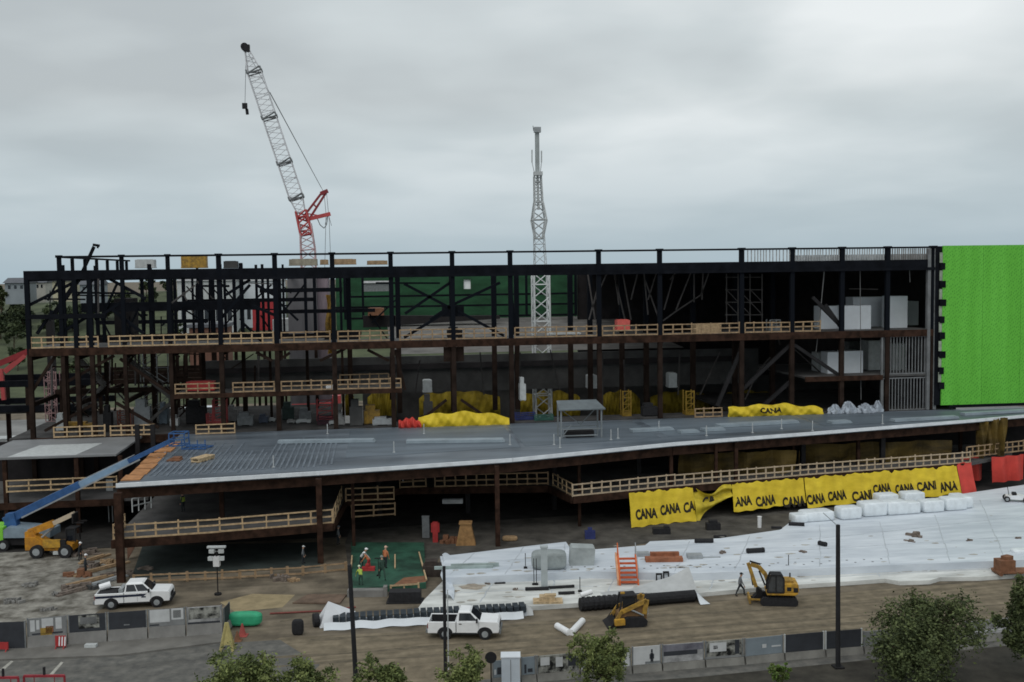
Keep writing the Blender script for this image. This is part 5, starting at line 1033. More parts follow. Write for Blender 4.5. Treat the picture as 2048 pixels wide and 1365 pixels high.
blk = [
 (362, 412, 513, 537, YF + 16, 'skip_box', 'yellow steel box standing on the roof at the left', YDARK), (447, 474, 523, 537, YF + 12, 'tool_box', 'dark green grey box on the roof right of the yellow box', DCONC),
 (270, 308, 520, 537, YF + 20, 'roof_crate', 'pale grey crate on the roof left of the yellow box', LGREY),
 (578, 634, 519, 532, YF + 10, 'board_pallet', 'grey tan board stack on the roof below the crane mast', mat('roof_tan', (.30, .27, .21), .9, .25, 2)), (640, 656, 520, 530, YF + 10, 'board_pallet', 'small tan board stack on the roof', TIMBERD), (664, 712, 519, 530, YF + 10, 'board_pallet', 'long tan board stack on the roof right of the crane mast', TIMBERD), (734, 775, 522, 530, YF + 10, 'board_pallet', 'low board stack on the roof', TIMBERD),
 (1392, 1442, 650, 672, YF + 2.5, 'plywood_crate', 'tan plywood crate on the third floor right of centre', TIMBER), (1235, 1260, 641, 662, YF + 1.8, 'red_bin', 'bright red bin on the third floor', mat('coral_red', (.62, .12, .10), .6, .12, 2)),
 (846, 864, 762, 786, YF + 10, 'wall_panel', 'small white panel with slots on the dark bowl wall, left', LGREY), (1176, 1194, 752, 778, YF + 10, 'wall_panel', 'small white panel on the dark bowl wall, middle', LGREY), (1338, 1354, 748, 776, YF + 10, 'wall_panel', 'pale pointed panel on the dark bowl wall, right', LGREY),
 (372, 428, 765, 783, YF + 2.2, 'red_machine', 'low red machine behind the second floor railing', RED), (652, 666, 773, 787, YF + .6, 'white_bucket', 'white bucket on the second floor edge', WHITE),
 (736, 768, 618, 632, YG - 16, 'brown_block', 'brown red block on the dark girder before the green wall', REDW),
 (505, 548, 604, 662, YF + 44, 'red_container', 'red crane body seen through the frame behind the floor', mat('body_red', (.42, .045, .05), .5, .15, .6)), (545, 585, 640, 668, YF + 40, 'white_van_body', 'pale grey cabin right of the red body behind the frame', LGREY)]
for p0, p1, y0, y1, Y, nm_, l, m in blk:
    block(p0, p1, y0, y1, Y, nm_, l, m, 1.5 if Y < YF + 30 else 4)
PSK = mat('pale_sack', (.27, .27, .265), .8, .2, 2)
YDIM = mat('dim_yellow', (.20, .125, .015), .7, .2, 2)
rr = random.Random(3)
kinds = [('tool_crate', 'crate'), ('material_pallet', 'pallet'), ('gas_cylinder_rack', 'rack'), ('work_bench', 'bench')]
spots = [(475, 506, 826, 856, 'dark machine with pale top at the left back of the first floor', MGREY), (518, 536, 830, 862, 'blue grey cabinet on the first floor beside the brown column', mat('cab_blue', (.07, .085, .12), .6, .2, 1)), (592, 622, 842, 862, 'white box low on the first floor', LGREY), (598, 622, 818, 838, 'grey cabinet above the white box on the first floor', MGREY),
         (634, 664, 800, 826, 'dark red scissor lift cage on the first floor', CRR), (636, 668, 832, 860, 'dark purple crate under the red cage', mat('purple', (.05, .02, .03), .7, .2, 2)), (658, 672, 842, 860, 'small white barrel on the first floor left of the third column', LGREY), (728, 760, 812, 836, 'yellow brown bent panel on the first floor', YDARK), (745, 785, 836, 852, 'long grey bench on the first floor', GREY), (700, 726, 800, 858, 'dark upright cabinet on the first floor', DCONC),
         (848, 866, 790, 836, 'dark grey upright duct under the slotted wall panel', DCONC), (1286, 1316, 808, 846, 'black machine with white spots on the first floor', BLACK), (1246, 1262, 782, 842, 'yellow upright mast frame on the first floor right of the canopy', YDIM), (1372, 1388, 782, 812, 'yellow ladder frame at the back right of the first floor', YDIM), (1032, 1070, 826, 852, 'dark blue crate left of the canopy frame', mat('deep_blue', (.03, .04, .14), .6, .2, 2)), (1070, 1106, 830, 852, 'dark green crate behind the canopy frame', mat('deep_green', (.03, .09, .07), .6, .2, 2)),
         (128, 190, 846, 868, 'yellow machine behind the far left railing of the first floor', YDARK), (380, 402, 846, 866, 'tan cylinder shaped bundle on the deck railing', TIMBERD), (426, 452, 800, 838, 'reddish lift frame on the first floor left', CRR), (372, 410, 802, 846, 'dark vehicle front at the back left of the first floor', BLACK), (268, 300, 800, 836, 'grey scaffold bundle on the first floor, left', GREY), (1040, 1052, 756, 786, 'white thin sheet by the dark wall', LGREY),
         (1100, 1162, 667, 676, 'pale bundle on the third floor behind the white lattice', LGREY), (895, 925, 655, 676, 'black machine at the foot of the middle brace on the third floor', BLACK), (112, 130, 828, 852, 'pale sack beside the far left yellow machine', LGREY), (206, 222, 812, 845, 'dark drum left of the grey scaffold bundle', BLACK), (318, 334, 806, 838, 'pale blue wrapped pallet under the scaffold stair tower', mat('pale_blue', (.16, .20, .24), .6, .2, 2)), (340, 356, 832, 856, 'white drum at the foot of the brown column left of the dark vehicle', LGREY), (414, 425, 828, 856, 'red gas bottle crate left of the reddish lift', CRR), (456, 472, 812, 842, 'grey white vertical sheet stack near the left back', PSK), (538, 550, 840, 860, 'white little crate left of the fourth brown column', LGREY), (565, 588, 806, 846, 'dark green cabinet right of the fourth brown column', mat('cab_green', (.03, .05, .045), .6, .2, 2)), (574, 590, 846, 862, 'pale rubble sack before the dark green cabinet', PSK), (674, 690, 828, 858, 'white wrapped post stack right of the purple crate', PSK), (236, 262, 822, 850, 'rust red pallet cage on the first floor left', mat('rust_cage', (.14, .05, .035), .8, .3, 2)),
         (1540, 1560, 640, 662, 'pale grey bag near the scaffold frame on the third floor', MGREY)]
for i, (p0, p1, y0, y1, l, m) in enumerate(spots):
    Y = (YF + rr.uniform(3, 9) if p0 < 660 else YF + rr.uniform(.6, 2.6)) if y1 > 700 else YF + rr.uniform(1.5, 4)
    x0, x1 = PX(p0, y1, Y), PX(p1, y1, Y); zt = PZ(p0, y0, Y); zb = ZF1 if y0 > 780 else (ZF3 if y1 < 700 else 10.6)
    mb = MB(); w = x1 - x0; h = max(.4, zt - zb); d = 1.2
    if 'frame' in l or 'cage' in l or 'lift' in l or 'ladder' in l:
        for x in (x0, x1):
            for y in (Y, Y + d): mb.box(x - .07, y - .07, zb, x + .07, y + .07, zb + h)
        for k in range(4): mb.beam((x0, Y, zb + h * (k + .9) / 4), (x1, Y, zb + h * (k + .9) / 4), .1).beam((x0, Y, zb + h * k / 4), (x1, Y, zb + h * (k + .9) / 4), .07)
        mb.box(x0, Y, zb, x1, Y + d, zb + h * .15)
    else:
        mb.box(x0, Y, zb + .1, x1, Y + d, zb + h * .72).box(x0 + w * .1, Y + .1, zb + h * .72, x1 - w * .3, Y + d - .1, zb + h).box(x0 + .05, Y + .1, zb, x0 + w * .25, Y + d - .1, zb + .1).box(x1 - w * .25, Y + .1, zb, x1 - .05, Y + d - .1, zb + .1)
    nm_, c = kinds[i % 4]
    wd = l.split(); solo(mb, 'site_equipment' if 'machine' in l or 'lift' in l else 'stored_material', l, 'equipment' if 'machine' in l or 'lift' in l else 'material', m, 'things stored on the upper floors')
# stair scaffolds in the left bays
for p0, p1, y0, y1, Y, l in ((285, 340, 700, 855, YF + 10, 'grey scaffold stair tower inside the left bays'), (92, 116, 745, 855, YF + 14, 'red grey lattice ladder tower at the far left')):
    x0, x1 = PX(p0, y1, Y), PX(p1, y1, Y); zt = PZ(p0, y0, Y); mb = MB(); n = 4 if p0 > 200 else 6
    for x in (x0, (x0 + x1) / 2, x1):
        for y in (Y, Y + 1.6): mb.tube((x, y, ZF1), (x, y, zt), .07, 5)
    for k in range(n + 1):
        z = ZF1 + (zt - ZF1) * k / n; mb.beam((x0, Y, z), (x1, Y, z), .09)
        if k < n: z2 = ZF1 + (zt - ZF1) * (k + 1) / n; mb.beam((x0 if k % 2 else x1, Y + .3, z), (x1 if k % 2 else x0, Y + .3, z2), .22, .1); mb.beam((x0 if k % 2 else x1, Y + .2, z + .7), (x1 if k % 2 else x0, Y + .2, z2 + .7), .05)
    solo(mb, 'stair_scaffold', l, 'scaffold', GREY if p0 > 200 else mat('scaf_red', (.32, .2, .2), .6, .3, 1), org=(x0, Y, ZF1))

# ================================================================== YARD AT THE LEFT
rr = random.Random(9)
for px, py, ln, rz, m, l in ((205, 1140, 5.5, .95, TIMBERD, 'long weathered plank leaning along the rubble left of the corner column'), (178, 1165, 4.5, .85, TIMBERD, 'plank lying lowest in the left timber pile'), (215, 1165, 4.0, 1.0, GREY, 'grey channel lying in the left timber pile'), (150, 1185, 3.2, .9, BRN, 'dark brown board at the lower end of the timber pile'), (190, 1120, 3.5, 1.1, TIMBERD, 'plank at the top of the left timber pile'), (230, 1150, 3.0, .7, BRN, 'dark board against the corner column')):
    put(px, py, 0, lambda mb: mb.box(-ln / 2, -.18, .02, ln / 2, .18, .16).box(-ln / 2 + .3, -.05, .16, ln / 2 - .6, .3, .26), 'plank_bundle', l, 'planks', m, 'planks in the left yard', rz)
for px, py, s, l, m in ((160, 1150, 1.1, 'reddish flat heap in the left yard', REDW), (180, 1135, .9, 'dark scrap heap behind the reddish one', BRN), (235, 1185, .8, 'grey brown scrap heap behind the striped pickup', BRN), (150, 1180, .9, 'earth clod heap at the end of the planks', BRN), (250, 1150, .7, 'scrap heap at the foot of the corner column', BRN), (150, 1110, .9, 'dark scrap beside the telehandler', BRN), (185, 1108, .8, 'dark scrap right of the telehandler', BRN), (215, 1128, .8, 'brown timber offcuts left of the corner column', TIMBERD), (118, 1190, .5, 'pale rubble scatter in the left yard', CONC), (60, 1172, .6, 'pale rubble in the middle of the left gravel', CONC), (30, 1205, .7, 'concrete rubble at the far left of the gravel', CONC), (95, 1222, .5, 'small stones just behind the lettered hoarding panel', CONC), (196, 1176, .7, 'dark debris at the rear bumper of the striped pickup', DCONC), (290, 1140, .6, 'scrap inside the low timber edging', BRN), (560, 1160, .8, 'dark scrap right of the low timber edging', BRN), (585, 1163, .5, 'brown boards before the dark floor', TIMBERD), (745, 1100, .5, 'dark lumps at the back of the green deck', BRN)):
    def pile(mb):
        for k in range(12): mb.cbox((rr.uniform(-1, 1) * s, rr.uniform(-.6, .6) * s, .001 * k), rr.uniform(.3, 1.1) * s, rr.uniform(.15, .4) * s, rr.uniform(.1, .55) * s, rr.uniform(0, 3))
    put(px, py, 0, pile, 'scrap_heap', l, 'scrap heap', m, 'scrap heaps in the left yard')
o = G(436, 1190, 0); t = thing('light_tower', 'slim mast with a cluster of white floodlights and cameras beside the barriers', 'light tower', o, FACE)
MB().tube((0, 0, .15), (0, 0, 3.9), .05, 8).tube((0, 0, 0), (0, 0, .15), .3, 8).build('mast', DSTEEL, t, local=True)
MB().box(-.75, -.15, 3.9, .75, .15, 4.05).build('solar_panel', LGREY, t, local=True)
for x, z in ((-.35, 3.5), (.4, 3.5), (-.45, 2.9), (.42, 2.9)): MB().cbox((x, -.1, z), .42, .3, .3, .4 * x).beam((x, 0, z + .15), (0, 0, z + .1), .06).build('floodlight', LGREY, t, local=True)
MB().cbox((0, -.05, 2.4), .5, .4, .8).build('camera_box', mat('box_white', (.6, .6, .6), .4, .1, 2), t, local=True)
put(490, 1252, 0, lambda mb: pillow(mb, (0, 0, .05), 2.6, 1.0, 1.0, .55), 'green_tank', 'bright green rounded tank lying beside the end of the left barriers', 'tank', GREENP)
for px, py, l in ((596, 1270, 'dark upright rubber roll standing left of the white sheet end'),):
    put(px, py, 0, lambda mb: pillow(mb, (0, 0, 0), .85, .5, 1.15, .5), 'rubber_roll', l, 'roll', BLACK)
put(625, 1225, 0, lambda mb: mb.tube((-3.2, -.4, .08), (1.2, .1, .08), .07, 6).tube((1.2, .1, .08), (3.2, .9, .08), .07, 6), 'red_hose', 'thin red pipe lying on the ground left of the tented sheet', 'pipe', mat('dull_red', (.20, .06, .05), .8, .2, 2))
put(640, 1200, 0, lambda mb: mb.prism([(-2, -1, 0), (1.8, -1.2, 0), (2.0, 1.0, 0), (-1.2, 1.2, 0)], (0, 0, .12)), 'plywood_mat', 'dark brown ground mat left of the green work deck', 'mat', mat('mat_brown', (.13, .09, .065), .9, .25, 1))
put(745, 1192, 0, lambda mb: mb.box(-2.0, -.35, 0, .9, .35, .55).box(.9, -.3, 0, 1.2, .3, .8), 'concrete_block', 'pale concrete kerb block below the green work deck', 'block', CONC)
put(812, 1203, 0, lambda mb: mb.box(-1.3, -.6, .1, 1.2, .5, .9).box(-1.5, -.7, 0, 1.4, .6, .1), 'dark_bin', 'dark open bin beside the white edge of the membrane', 'bin', BLACK)
put(865, 1150, 0, lambda mb: mb.box(-.8, -.7, 0, .9, .7, .9).box(-.6, -.5, .9, .4, .5, 1.3), 'dark_crate', 'dark brown crates in the pit left of the membrane', 'crate', mat('crate_dark', (.045, .035, .03), .8, .3, 2))

# ================================================================== PEOPLE
def person(label, loc, rz, shirt, trousers, helmet, pose='stand', s=1.0, vest=None):
    t = thing('person', label, 'person', loc, rz, 'workers on the site')
    st = {'stand': .05, 'walk': .28, 'bend': .1}[pose]; lean = .55 if pose == 'bend' else .06; hp = .92
    vs, es, rs = [], [], []
    def vtx(p, r): vs.append(V(p) * s); rs.append(r * s); return len(vs) - 1
    def chain(i, *q):
        for p, r in q: k = vtx(p, r); es.append((i, k)); i = k
        return i
    pel = vtx((0, 0, hp), .15)
    f = lambda h: (lean * (h - hp) * 1.1 + 0, 0, hp + (h - hp) * cos(lean))
    ch = chain(pel, (f(1.12), .145), (f(1.36), .165)); nk = chain(ch, (f(1.52), .06)); x, _, z = f(1.66)
    hd = chain(nk, ((x + .03, 0, z), .095), ((x + .04, 0, z + .1), .085)); chain(nk + 1, ((x + .13, 0, z - .01), .022))
    for sd in (-1, 1):
        k = chain(pel, ((st * sd * .2, sd * .1, .86), .10), ((st * sd + .05, sd * .11, .5), .07), ((st * sd * 1.3 - .02, sd * .11, .09), .05), ((st * sd * 1.3 + .16, sd * .12, .05), .045))
        sx_, _, sz = f(1.42); fw = .35 if pose == 'bend' else (.16 * -sd if pose == 'walk' else .06)
        k = chain(ch, ((sx_, sd * .20, sz), .07), ((sx_ + fw * .5, sd * .27, sz - .28), .05), ((sx_ + fw + .06, sd * .26, sz - .53), .038), ((sx_ + fw + .09, sd * .26, sz - .61), .036))
        b = vs[k] / s
        for j in range(4): chain(k, ((b.x + .01 + .02 * j - .03, b.y + .02 * (j - 1.5) * .4, b.z - .06), .011), ((b.x + .03 + .02 * j - .03, b.y, b.z - .11 + .012 * abs(j - 1)), .009))
        chain(k, ((b.x + .05, b.y - sd * .02, b.z - .02), .012), ((b.x + .08, b.y - sd * .02, b.z - .05), .010))
    me = bpy.data.meshes.new('b'); me.from_pydata([tuple(v) for v in vs], es, []); o = bpy.data.objects.new('b', me); COL.objects.link(o)
    o.modifiers.new('s', 'SKIN'); 
    for i, d in enumerate(me.skin_vertices[0].data): d.radius = (rs[i], rs[i]); d.use_root = i == 0
    sb = o.modifiers.new('u', 'SUBSURF'); sb.levels = 1
    dg = bpy.context.evaluated_depsgraph_get(); dg.update(); m2 = bpy.data.meshes.new_from_object(o.evaluated_get(dg)); bpy.data.objects.remove(o); m2.name = 'body'
    m2.materials.clear()
    for q in (trousers, shirt, SKIN, BLACK): m2.materials.append(q)
    zc = f(1.0)[2] * s; zn = f(1.53)[2] * s; nx = f(1.5)[0] * s
    for p in m2.polygons:
        c = p.center; p.use_smooth = True
        hand = abs(c.y) > .2 * s and c.z < (f(1.42)[2] - .55) * s
        p.material_index = 3 if c.z < .12 * s else 2 if (c.z > zn and abs(c.y) < .15 * s) or hand else 1 if c.z > zc or abs(c.y) > .2 * s else 0
    b = bpy.data.objects.new('body', m2); COL.objects.link(b); b.parent = t
    hx, hz_ = (x + .035) * s, (z + .02) * s
    mb = MB().grid(lambda u, v: V((hx + .135 * s * cos(2 * pi * u) * cos(v * pi / 2), .125 * s * sin(2 * pi * u) * cos(v * pi / 2), hz_ + .07 * s + .13 * s * sin(v * pi / 2))), 14, 5); mb.cbox((hx + .1 * s, 0, hz_ + .065 * s), .16 * s, .2 * s, .02)
    mb.build('helmet', helmet, t, local=True, smooth=True)
    fe = MB()
    for sd in (-1, 1): fe.cbox((hx + .085 * s, sd * .035 * s, hz_ - .01), .02, .02, .015)
    fe.cbox((hx + .085 * s, 0, hz_ - .09 * s), .012, .05, .01); fe.build('face_marks', BLACK, t, local=True)
    if vest:
        mb = MB().grid(lambda u, v: V((f(1.02 + .42 * v)[0] + .20 * cos(2 * pi * u), .225 * sin(2 * pi * u), f(1.02 + .42 * v)[2])) * s, 14, 4); vo_ = mb.build('vest', vest, t, local=True, smooth=True)
    return t
HV = mat('hi_vis', (.34, .44, .07), .7, .1, 4); HO = mat('hi_vis_orange', (.45, .16, .07), .6, .1, 4); WH = WHITE
DJ = mat('dark_jacket', (.025, .03, .035), .85, .2, 5); GJ = mat('grey_jacket', (.14, .15, .16), .85, .2, 5); DG = mat('dark_green_cloth', (.03, .06, .045), .85, .2, 5)
person('person in grey jacket and dark trousers walking on the road edge left of the excavator', G(1482, 1194, 0) + V((0, .2, 0)), FACE, GJ, DJ, DJ, 'walk', 1.02)
person('person in dark green clothes standing alone on the green work deck', G(765, 1160, .5), FACE + 2, DG, DG, mat('helmet_grey', (.2, .22, .2), .5, .1, 3), 'walk', 1.1)
person('person with orange top standing behind another on the green work deck', G(771, 1137, .5), FACE + 1, HO, DJ, mat('helmet_tan', (.6, .4, .3), .5, .1, 3), 'stand', 1.05)
person('person with white helmet bending at the back of the green work deck', G(722, 1136, .5), FACE, LGREY, DJ, WH, 'bend', 1.0)
person('person in orange red top crouching beside the red tool on the green deck', G(738, 1138, .5), FACE + 3, HO, RED, WH, 'bend', .85)
person('person in green yellow top with pale helmet bending at the front of the green deck', G(722, 1171, .5), FACE + 2, HV, DG, mat('helmet_lime', (.6, .7, .5), .5, .1, 3), 'bend', .9)
person('person in yellow vest on the mezzanine behind the left guardrail', G(367, 1024, 3.5) + V((0, .0, 0)), FACE + 3, DJ, DJ, HV, 'stand', 1.0, HV)
person('person in dark clothes with white helmet among the planks in the left yard', G(171, 1150, 0), FACE + .5, DJ, DJ, WH, 'stand', 1.0)
person('person in dark jacket standing beside the telehandler cab', G(160, 1122, 0), FACE, DJ, DJ, WH, 'stand', .95)
person('person in pale jacket by the leaning pole at the edge of the dark floor', G(606, 1128, .04), FACE, GJ, DJ, LGREY, 'stand', .9)
person('person standing in the dark at the back below the stair landing', G(676, 1090, .04), FACE, GJ, DJ, GJ, 'stand', 1.0)
put(736, 1141, .5, lambda mb: mb.box(-.5, -.25, 0, .6, .25, .3).box(-.2, -.15, .3, .1, .15, .55), 'red_tool_tray', 'red tool tray on the green work deck', 'tool tray', RED)
put(757, 1152, .5, lambda mb: mb.cbox((0, 0, 0), .3, .3, .1).tube((0, 0, .1), (0, 0, 1.5), .03, 6).tube((-.3, 0, 1.5), (.3, 0, 1.5), .05, 6), 'surveying_stand', 'thin stand on the green work deck', 'stand', DSTEEL)

# ================================================================== FENCES, POLES, SIGNS
def hoarding(label, px0, px1, yb0, yb1, hb, hp, pm, art=None, group='panels along the left kerb', frame=MGREY, base=None):
    a, b = G(px0, yb0, .12 if yb0 < 1300 and px0 < 500 else 0), G(px1, yb1, .12 if yb1 < 1300 and px0 < 500 else 0); d = (b - a); ln = d.length
    t = thing('hoarding_panel', label, 'hoarding', a, atan2(d.y, d.x), group)
    if hb:
        MB().prism([(0.02, -.28, 0), (0.02, .28, 0), (0.02, .16, hb), (0.02, -.16, hb)], (ln - .04, 0, 0)).build('barrier_base', base or CONC, t, local=True)
    MB().box(.05, -.03, hb + .02, ln - .05, .03, hb + hp).build('panel', pm, t, local=True)
    for x in (.0, ln - .09): MB().box(x, -.05, hb + .005, x + .08, .05, hb + hp + .05).build('post', frame, t, local=True)
    if art:
        for m, x0, z0, x1, z1 in art: MB().box(.05 + x0 * (ln - .1), -.045, hb + hp * z0, .05 + x1 * (ln - .1), -.031, hb + hp * z1).build('printed_patch', m, t, local=True)
    return t
PD, PG_, PW = mat('panel_dark', (.035, .038, .045), .7, .15, 1), mat('panel_grey', (.20, .205, .205), .7, .15, .8), mat('panel_white', (.50, .51, .51), .7, .1, 1)
PH = mat('photo_print', (.07, .075, .07), .7, .9, 1.6, col2=(.30, .30, .27), lo=.42, hi=.6)
PH2 = mat('photo_purple', (.11, .105, .135), .7, .35, .8, col2=(.22, .22, .25)); PB = mat('panel_blue_grey', (.19, .225, .25), .7, .1, 1)
PSEA = mat('photo_pale', (.34, .34, .34), .7, .5, 1.2, col2=(.42, .42, .42)); OR_ = mat('print_orange', (.30, .19, .04), .7, .2, 2); OB = mat('print_brown', (.22, .09, .04), .7, .2, 2); RP = mat('print_red', (.40, .12, .11), .7, .2, 2)
hoarding('plain dark slate hoarding panel, leftmost by the frame edge', -30, 53, 1302, 1296, 0, 2.0, PD)
hoarding('hoarding panel with white letters blocks and an orange brown poster', 56, 136, 1294, 1287, .75, 1.25, PG_, [(PW, .06, .25, .18, .9), (PW, .22, .35, .30, .88), (PW, .36, .4, .66, .95), (PW, .72, .3, .88, .95), (OR_, .32, -.3, .62, .42), (OB, .46, .1, .66, .5), (PD, .1, .05, .9, .14)])
hoarding('hoarding panel with dark edged landscape photo', 138, 215, 1287, 1281, .75, 1.25, PD, [(PH, .26, .2, .82, .95), (PG_, .3, .45, .75, .85)])
hoarding('dark hoarding panel with one tiny pale mark', 217, 296, 1281, 1275, .75, 1.25, PD, [(MGREY, .4, .2, .55, .27)])
hoarding('hoarding panel with white poster and small framed notice', 298, 372, 1275, 1270, .75, 1.25, PG_, [(PW, .02, .25, .58, .98), (PW, .63, .35, .97, 1.0), (PG_, .68, .45, .9, .9), (PD, .0, .06, .28, .14)])
hoarding('hoarding panel with grey misty photo and red round mark on its base', 374, 446, 1270, 1265, .75, 1.25, PSEA, [(PH, .05, .3, .95, .95), (PD, .02, .02, .95, .12), (RP, .07, -.52, .24, -.1)])
hoarding('narrow dark end panel standing skewed beside the green tank', 448, 460, 1264, 1250, .5, 1.2, PD)
GR = 'panels along the far kerb at the lower right'
FB = mat('barrier_dull', (.17, .165, .15), .9, .3, .8)
hoarding('blue grey hoarding panel with a figure, right of the white cabinet', 1042, 1072, 1365, 1362, .45, 1.15, PB, [(PD, .2, .1, .35, .6), (PD, .45, .15, .8, .35)], GR, base=FB)
hoarding('hoarding panel with a large dark and white photo, left of the round tree', 1073, 1158, 1362, 1354, .45, 1.15, PH, [(PW, .08, .45, .3, .9), (PW, .45, .3, .62, .85), (PD, .75, .3, .95, .95)], GR, base=FB)
hoarding('hoarding panel hidden by the round tree', 1160, 1262, 1354, 1346, .45, 1.15, PW, None, GR, base=FB)
hoarding('white hoarding panel with the dark silhouette of a person', 1264, 1322, 1345, 1340, .45, 1.2, PW, [(PD, .64, .1, .74, .62), (PD, .66, .64, .72, .82), (PD, .61, .3, .77, .56), (MGREY, .45, .04, .97, .16)], GR, base=FB)
hoarding('hoarding panel with purple grey sky photo', 1324, 1408, 1340, 1333, .45, 1.2, PSEA, [(PH2, .0, .62, 1, .98), (PD, .02, .38, .85, .62), (PSEA, .1, .1, .9, .34)], GR, base=FB)
hoarding('hoarding panel with crowd photo and standing dark figure', 1410, 1487, 1333, 1327, .45, 1.2, PH, [(PW, .1, .4, .55, .9), (PD, .2, .55, .32, .75), (PD, .78, .2, .9, 1.0), (PG_, .0, .02, .95, .14)], GR, base=FB)
hoarding('plain blue grey hoarding panel with two small white marks', 1489, 1566, 1327, 1319, .45, 1.2, PB, [(PW, .45, .4, .56, .6), (PW, .7, .4, .95, .48)], GR, base=FB)
hoarding('plain black hoarding panel with pale frame, left of the tall pole', 1568, 1648, 1319, 1312, .45, 1.2, PD, None, GR, frame=LGREY, base=FB)
hoarding('black hoarding panel directly behind the tall pole', 1650, 1724, 1312, 1306, .45, 1.2, PD, None, GR, frame=LGREY, base=FB)
hoarding('pale hoarding panel half behind the biggest tree', 1726, 1830, 1306, 1296, .45, 1.0, PG_, None, GR, base=FB)
hoarding('white striped hoarding panel right of the biggest tree', 1930, 2020, 1286, 1276, .45, 1.0, PSEA, [(PW, .1, .2, .9, .3)], GR, base=FB)
hoarding('grey photo hoarding panel left of the white cabinet', 985, 1008, 1371, 1368, .45, 1.1, PB, [(PW, .1, .2, .3, .5), (PD, .4, .2, .8, .6)], GR, base=FB)
p = G(1022, 1372, 0); t = thing('utility_cabinet', 'pale blue white utility cabinet at the bottom among the hoarding panels', 'cabinet', p, FACE)
MB().box(-.58, -.45, 0, .58, .45, 1.95).build('body', mat('cabinet_white', (.52, .57, .62), .5, .06, 1), t, local=True)
MB().box(-.62, -.49, 1.951, .62, .49, 2.02).build('lid', WPANEL, t, local=True); MB().box(-.02, -.47, .2, .02, -.452, 1.85).build('door_gap', MGREY, t, local=True)
p = G(983, 1398, 0); t = thing('round_sign', 'black round sign seen from behind on a thin post near the white cabinet', 'sign', p, FACE)
MB().tube((0, 0, 0), (0, 0, 2.3), .04, 8).build('post', DSTEEL, t, local=True); MB().tube((0, -.05, 2.6), (0, -.09, 2.6), .36, 24).build('disc', BLACK, t, local=True)
def pole(label, base, top, r, arm=None, r2=None):
    t = thing('street_pole', label, 'pole', base, 0, 'dark street poles')
    MB().tube(base, top, r, 10, r2 or r * .85).build('shaft', BLACK, t); MB().cbox(base, r * 4, r * 4, .12).build('base_plate', DSTEEL, t)
    if arm:
        for a, b, w, nm_, m in arm: MB().tube(a, b, w, 6).build(nm_, m, t)
b = G(1676, 1336, 0); T = P(1676, 1050, b.y)
pole('tallest dark street pole with a thin angled arm, at the right', b, T, .16, [(T - V((0, 0, .1)), P(1646, 1026, b.y), .025, 'bracket_arm', GREY)])
b = G(713, 1382, 0); T = P(699, 1130, b.y); pole('leaning dark street pole between the tented sheet and its crate row', b, T, .16)
b = G(891, 1352, 0); T = P(888, 1133, b.y); pole('dark street pole in front of the driving pickup', b, T, .12, [(P(895, 1180, b.y - .1), P(897, 1340, b.y - .1), .04, 'conduit', LGREY)])
def road_sign(px, py, w, h, label, word=False):
    p = G(px, py, 0); t = thing('road_barricade', label, 'barricade', p, FACE - .05, 'red site barricades')
    MB().box(-w / 2, -.04, .25, w / 2, .04, .25 + h).build('board', RED, t, local=True)
    for x in (-w / 2 + .06, w / 2 - .12): MB().beam((x, -.3, 0), (x, 0, .3), .06).beam((x, .3, 0), (x, 0, .3), .06).build('foot', RED, t, local=True)
    return t
t = road_sign(122, 1300, .75, .75, 'small red barricade with white stripes in front of the left panels')
for k in range(3): MB().prism([(-.14 + k * .2, -.052, .3), (-.05 + k * .2, -.052, .3), (-.0 + k * .2, -.052, .95), (-.09 + k * .2, -.052, .95)], (0, .009, 0)).build('white_stripe', WHITE, t, local=True)
road_sign(6, 1306, .8, .5, 'red barricade cut by the left edge of view')
put(168, 1297, .02, lambda mb: mb.tube((-1.2, 0, .06), (.1, 0, .06), .04, 6).cbox((.5, 0, 0), .8, .4, .3), 'sand_bag', 'pale sandbag with a thin rod lying by the small red barricade', 'sandbag', LGREY)
GATE = mat('gate_red', (.27, .03, .04), .5, .15, 2)
def frame_sign(px, py, w, h, label):
    p = G(px, py, 0); t = thing('red_gate_barrier', label, 'barrier', p, FACE - .02, 'red tube barriers at the bottom left')
    m_ = MB().beam((-w / 2, 0, 0), (-w / 2, 0, h), .1).beam((w / 2, 0, 0), (w / 2, 0, h), .1).beam((-w / 2, 0, h), (w / 2, 0, h), .14).beam((-w / 2, 0, h * .2), (w / 2, 0, h * .2), .1).beam((-w / 2, 0, .05), (-w / 2, -.5, .05), .1).beam((w / 2, 0, .05), (w / 2, -.5, .05), .1)
    m_.build('frame', GATE, t, local=True); [MB().beam((x, 0, h * .2), (x, 0, h), .04).build('bar', GATE, t, local=True) for x in (-w / 4, w / 4)]; MB().beam((0, .03, h), (0, .03, h + .55), .12).build('flasher_post', BLACK, t, local=True)
frame_sign(90, 1393, 2.55, 1.3, 'red tube barrier with a black post at the bottom left edge')
frame_sign(8, 1398, 1.9, 1.35, 'red tube barrier in the bottom left corner')
def cone(px, py, h, r, label, m):
    put(px, py, 0, lambda mb: mb.tube((0, 0, .04), (0, 0, h), r, 12, .05).tube((0, 0, h * .45), (0, 0, h * .62), r * .66, 12, r * .5).cbox((0, 0, 0), r * 2.6, r * 2.6, .05), 'traffic_cone', label, 'cone', m, 'cones by the left kerb')
cone(485, 1272, .9, .28, 'dull red cone in front of the green tank', mat('cone_red', (.33, .07, .06), .7, .2, 2)); cone(475, 1282, .7, .24, 'small dull red cone before the green tank', REDW)
p = G(455, 1302, 0); t = thing('a_frame_stand', 'yellowish tall triangular stand in front of the bottom left tree', 'stand', p, FACE)
YB = mat('stand_yellow', (.42, .36, .15), .7, .2, 3)
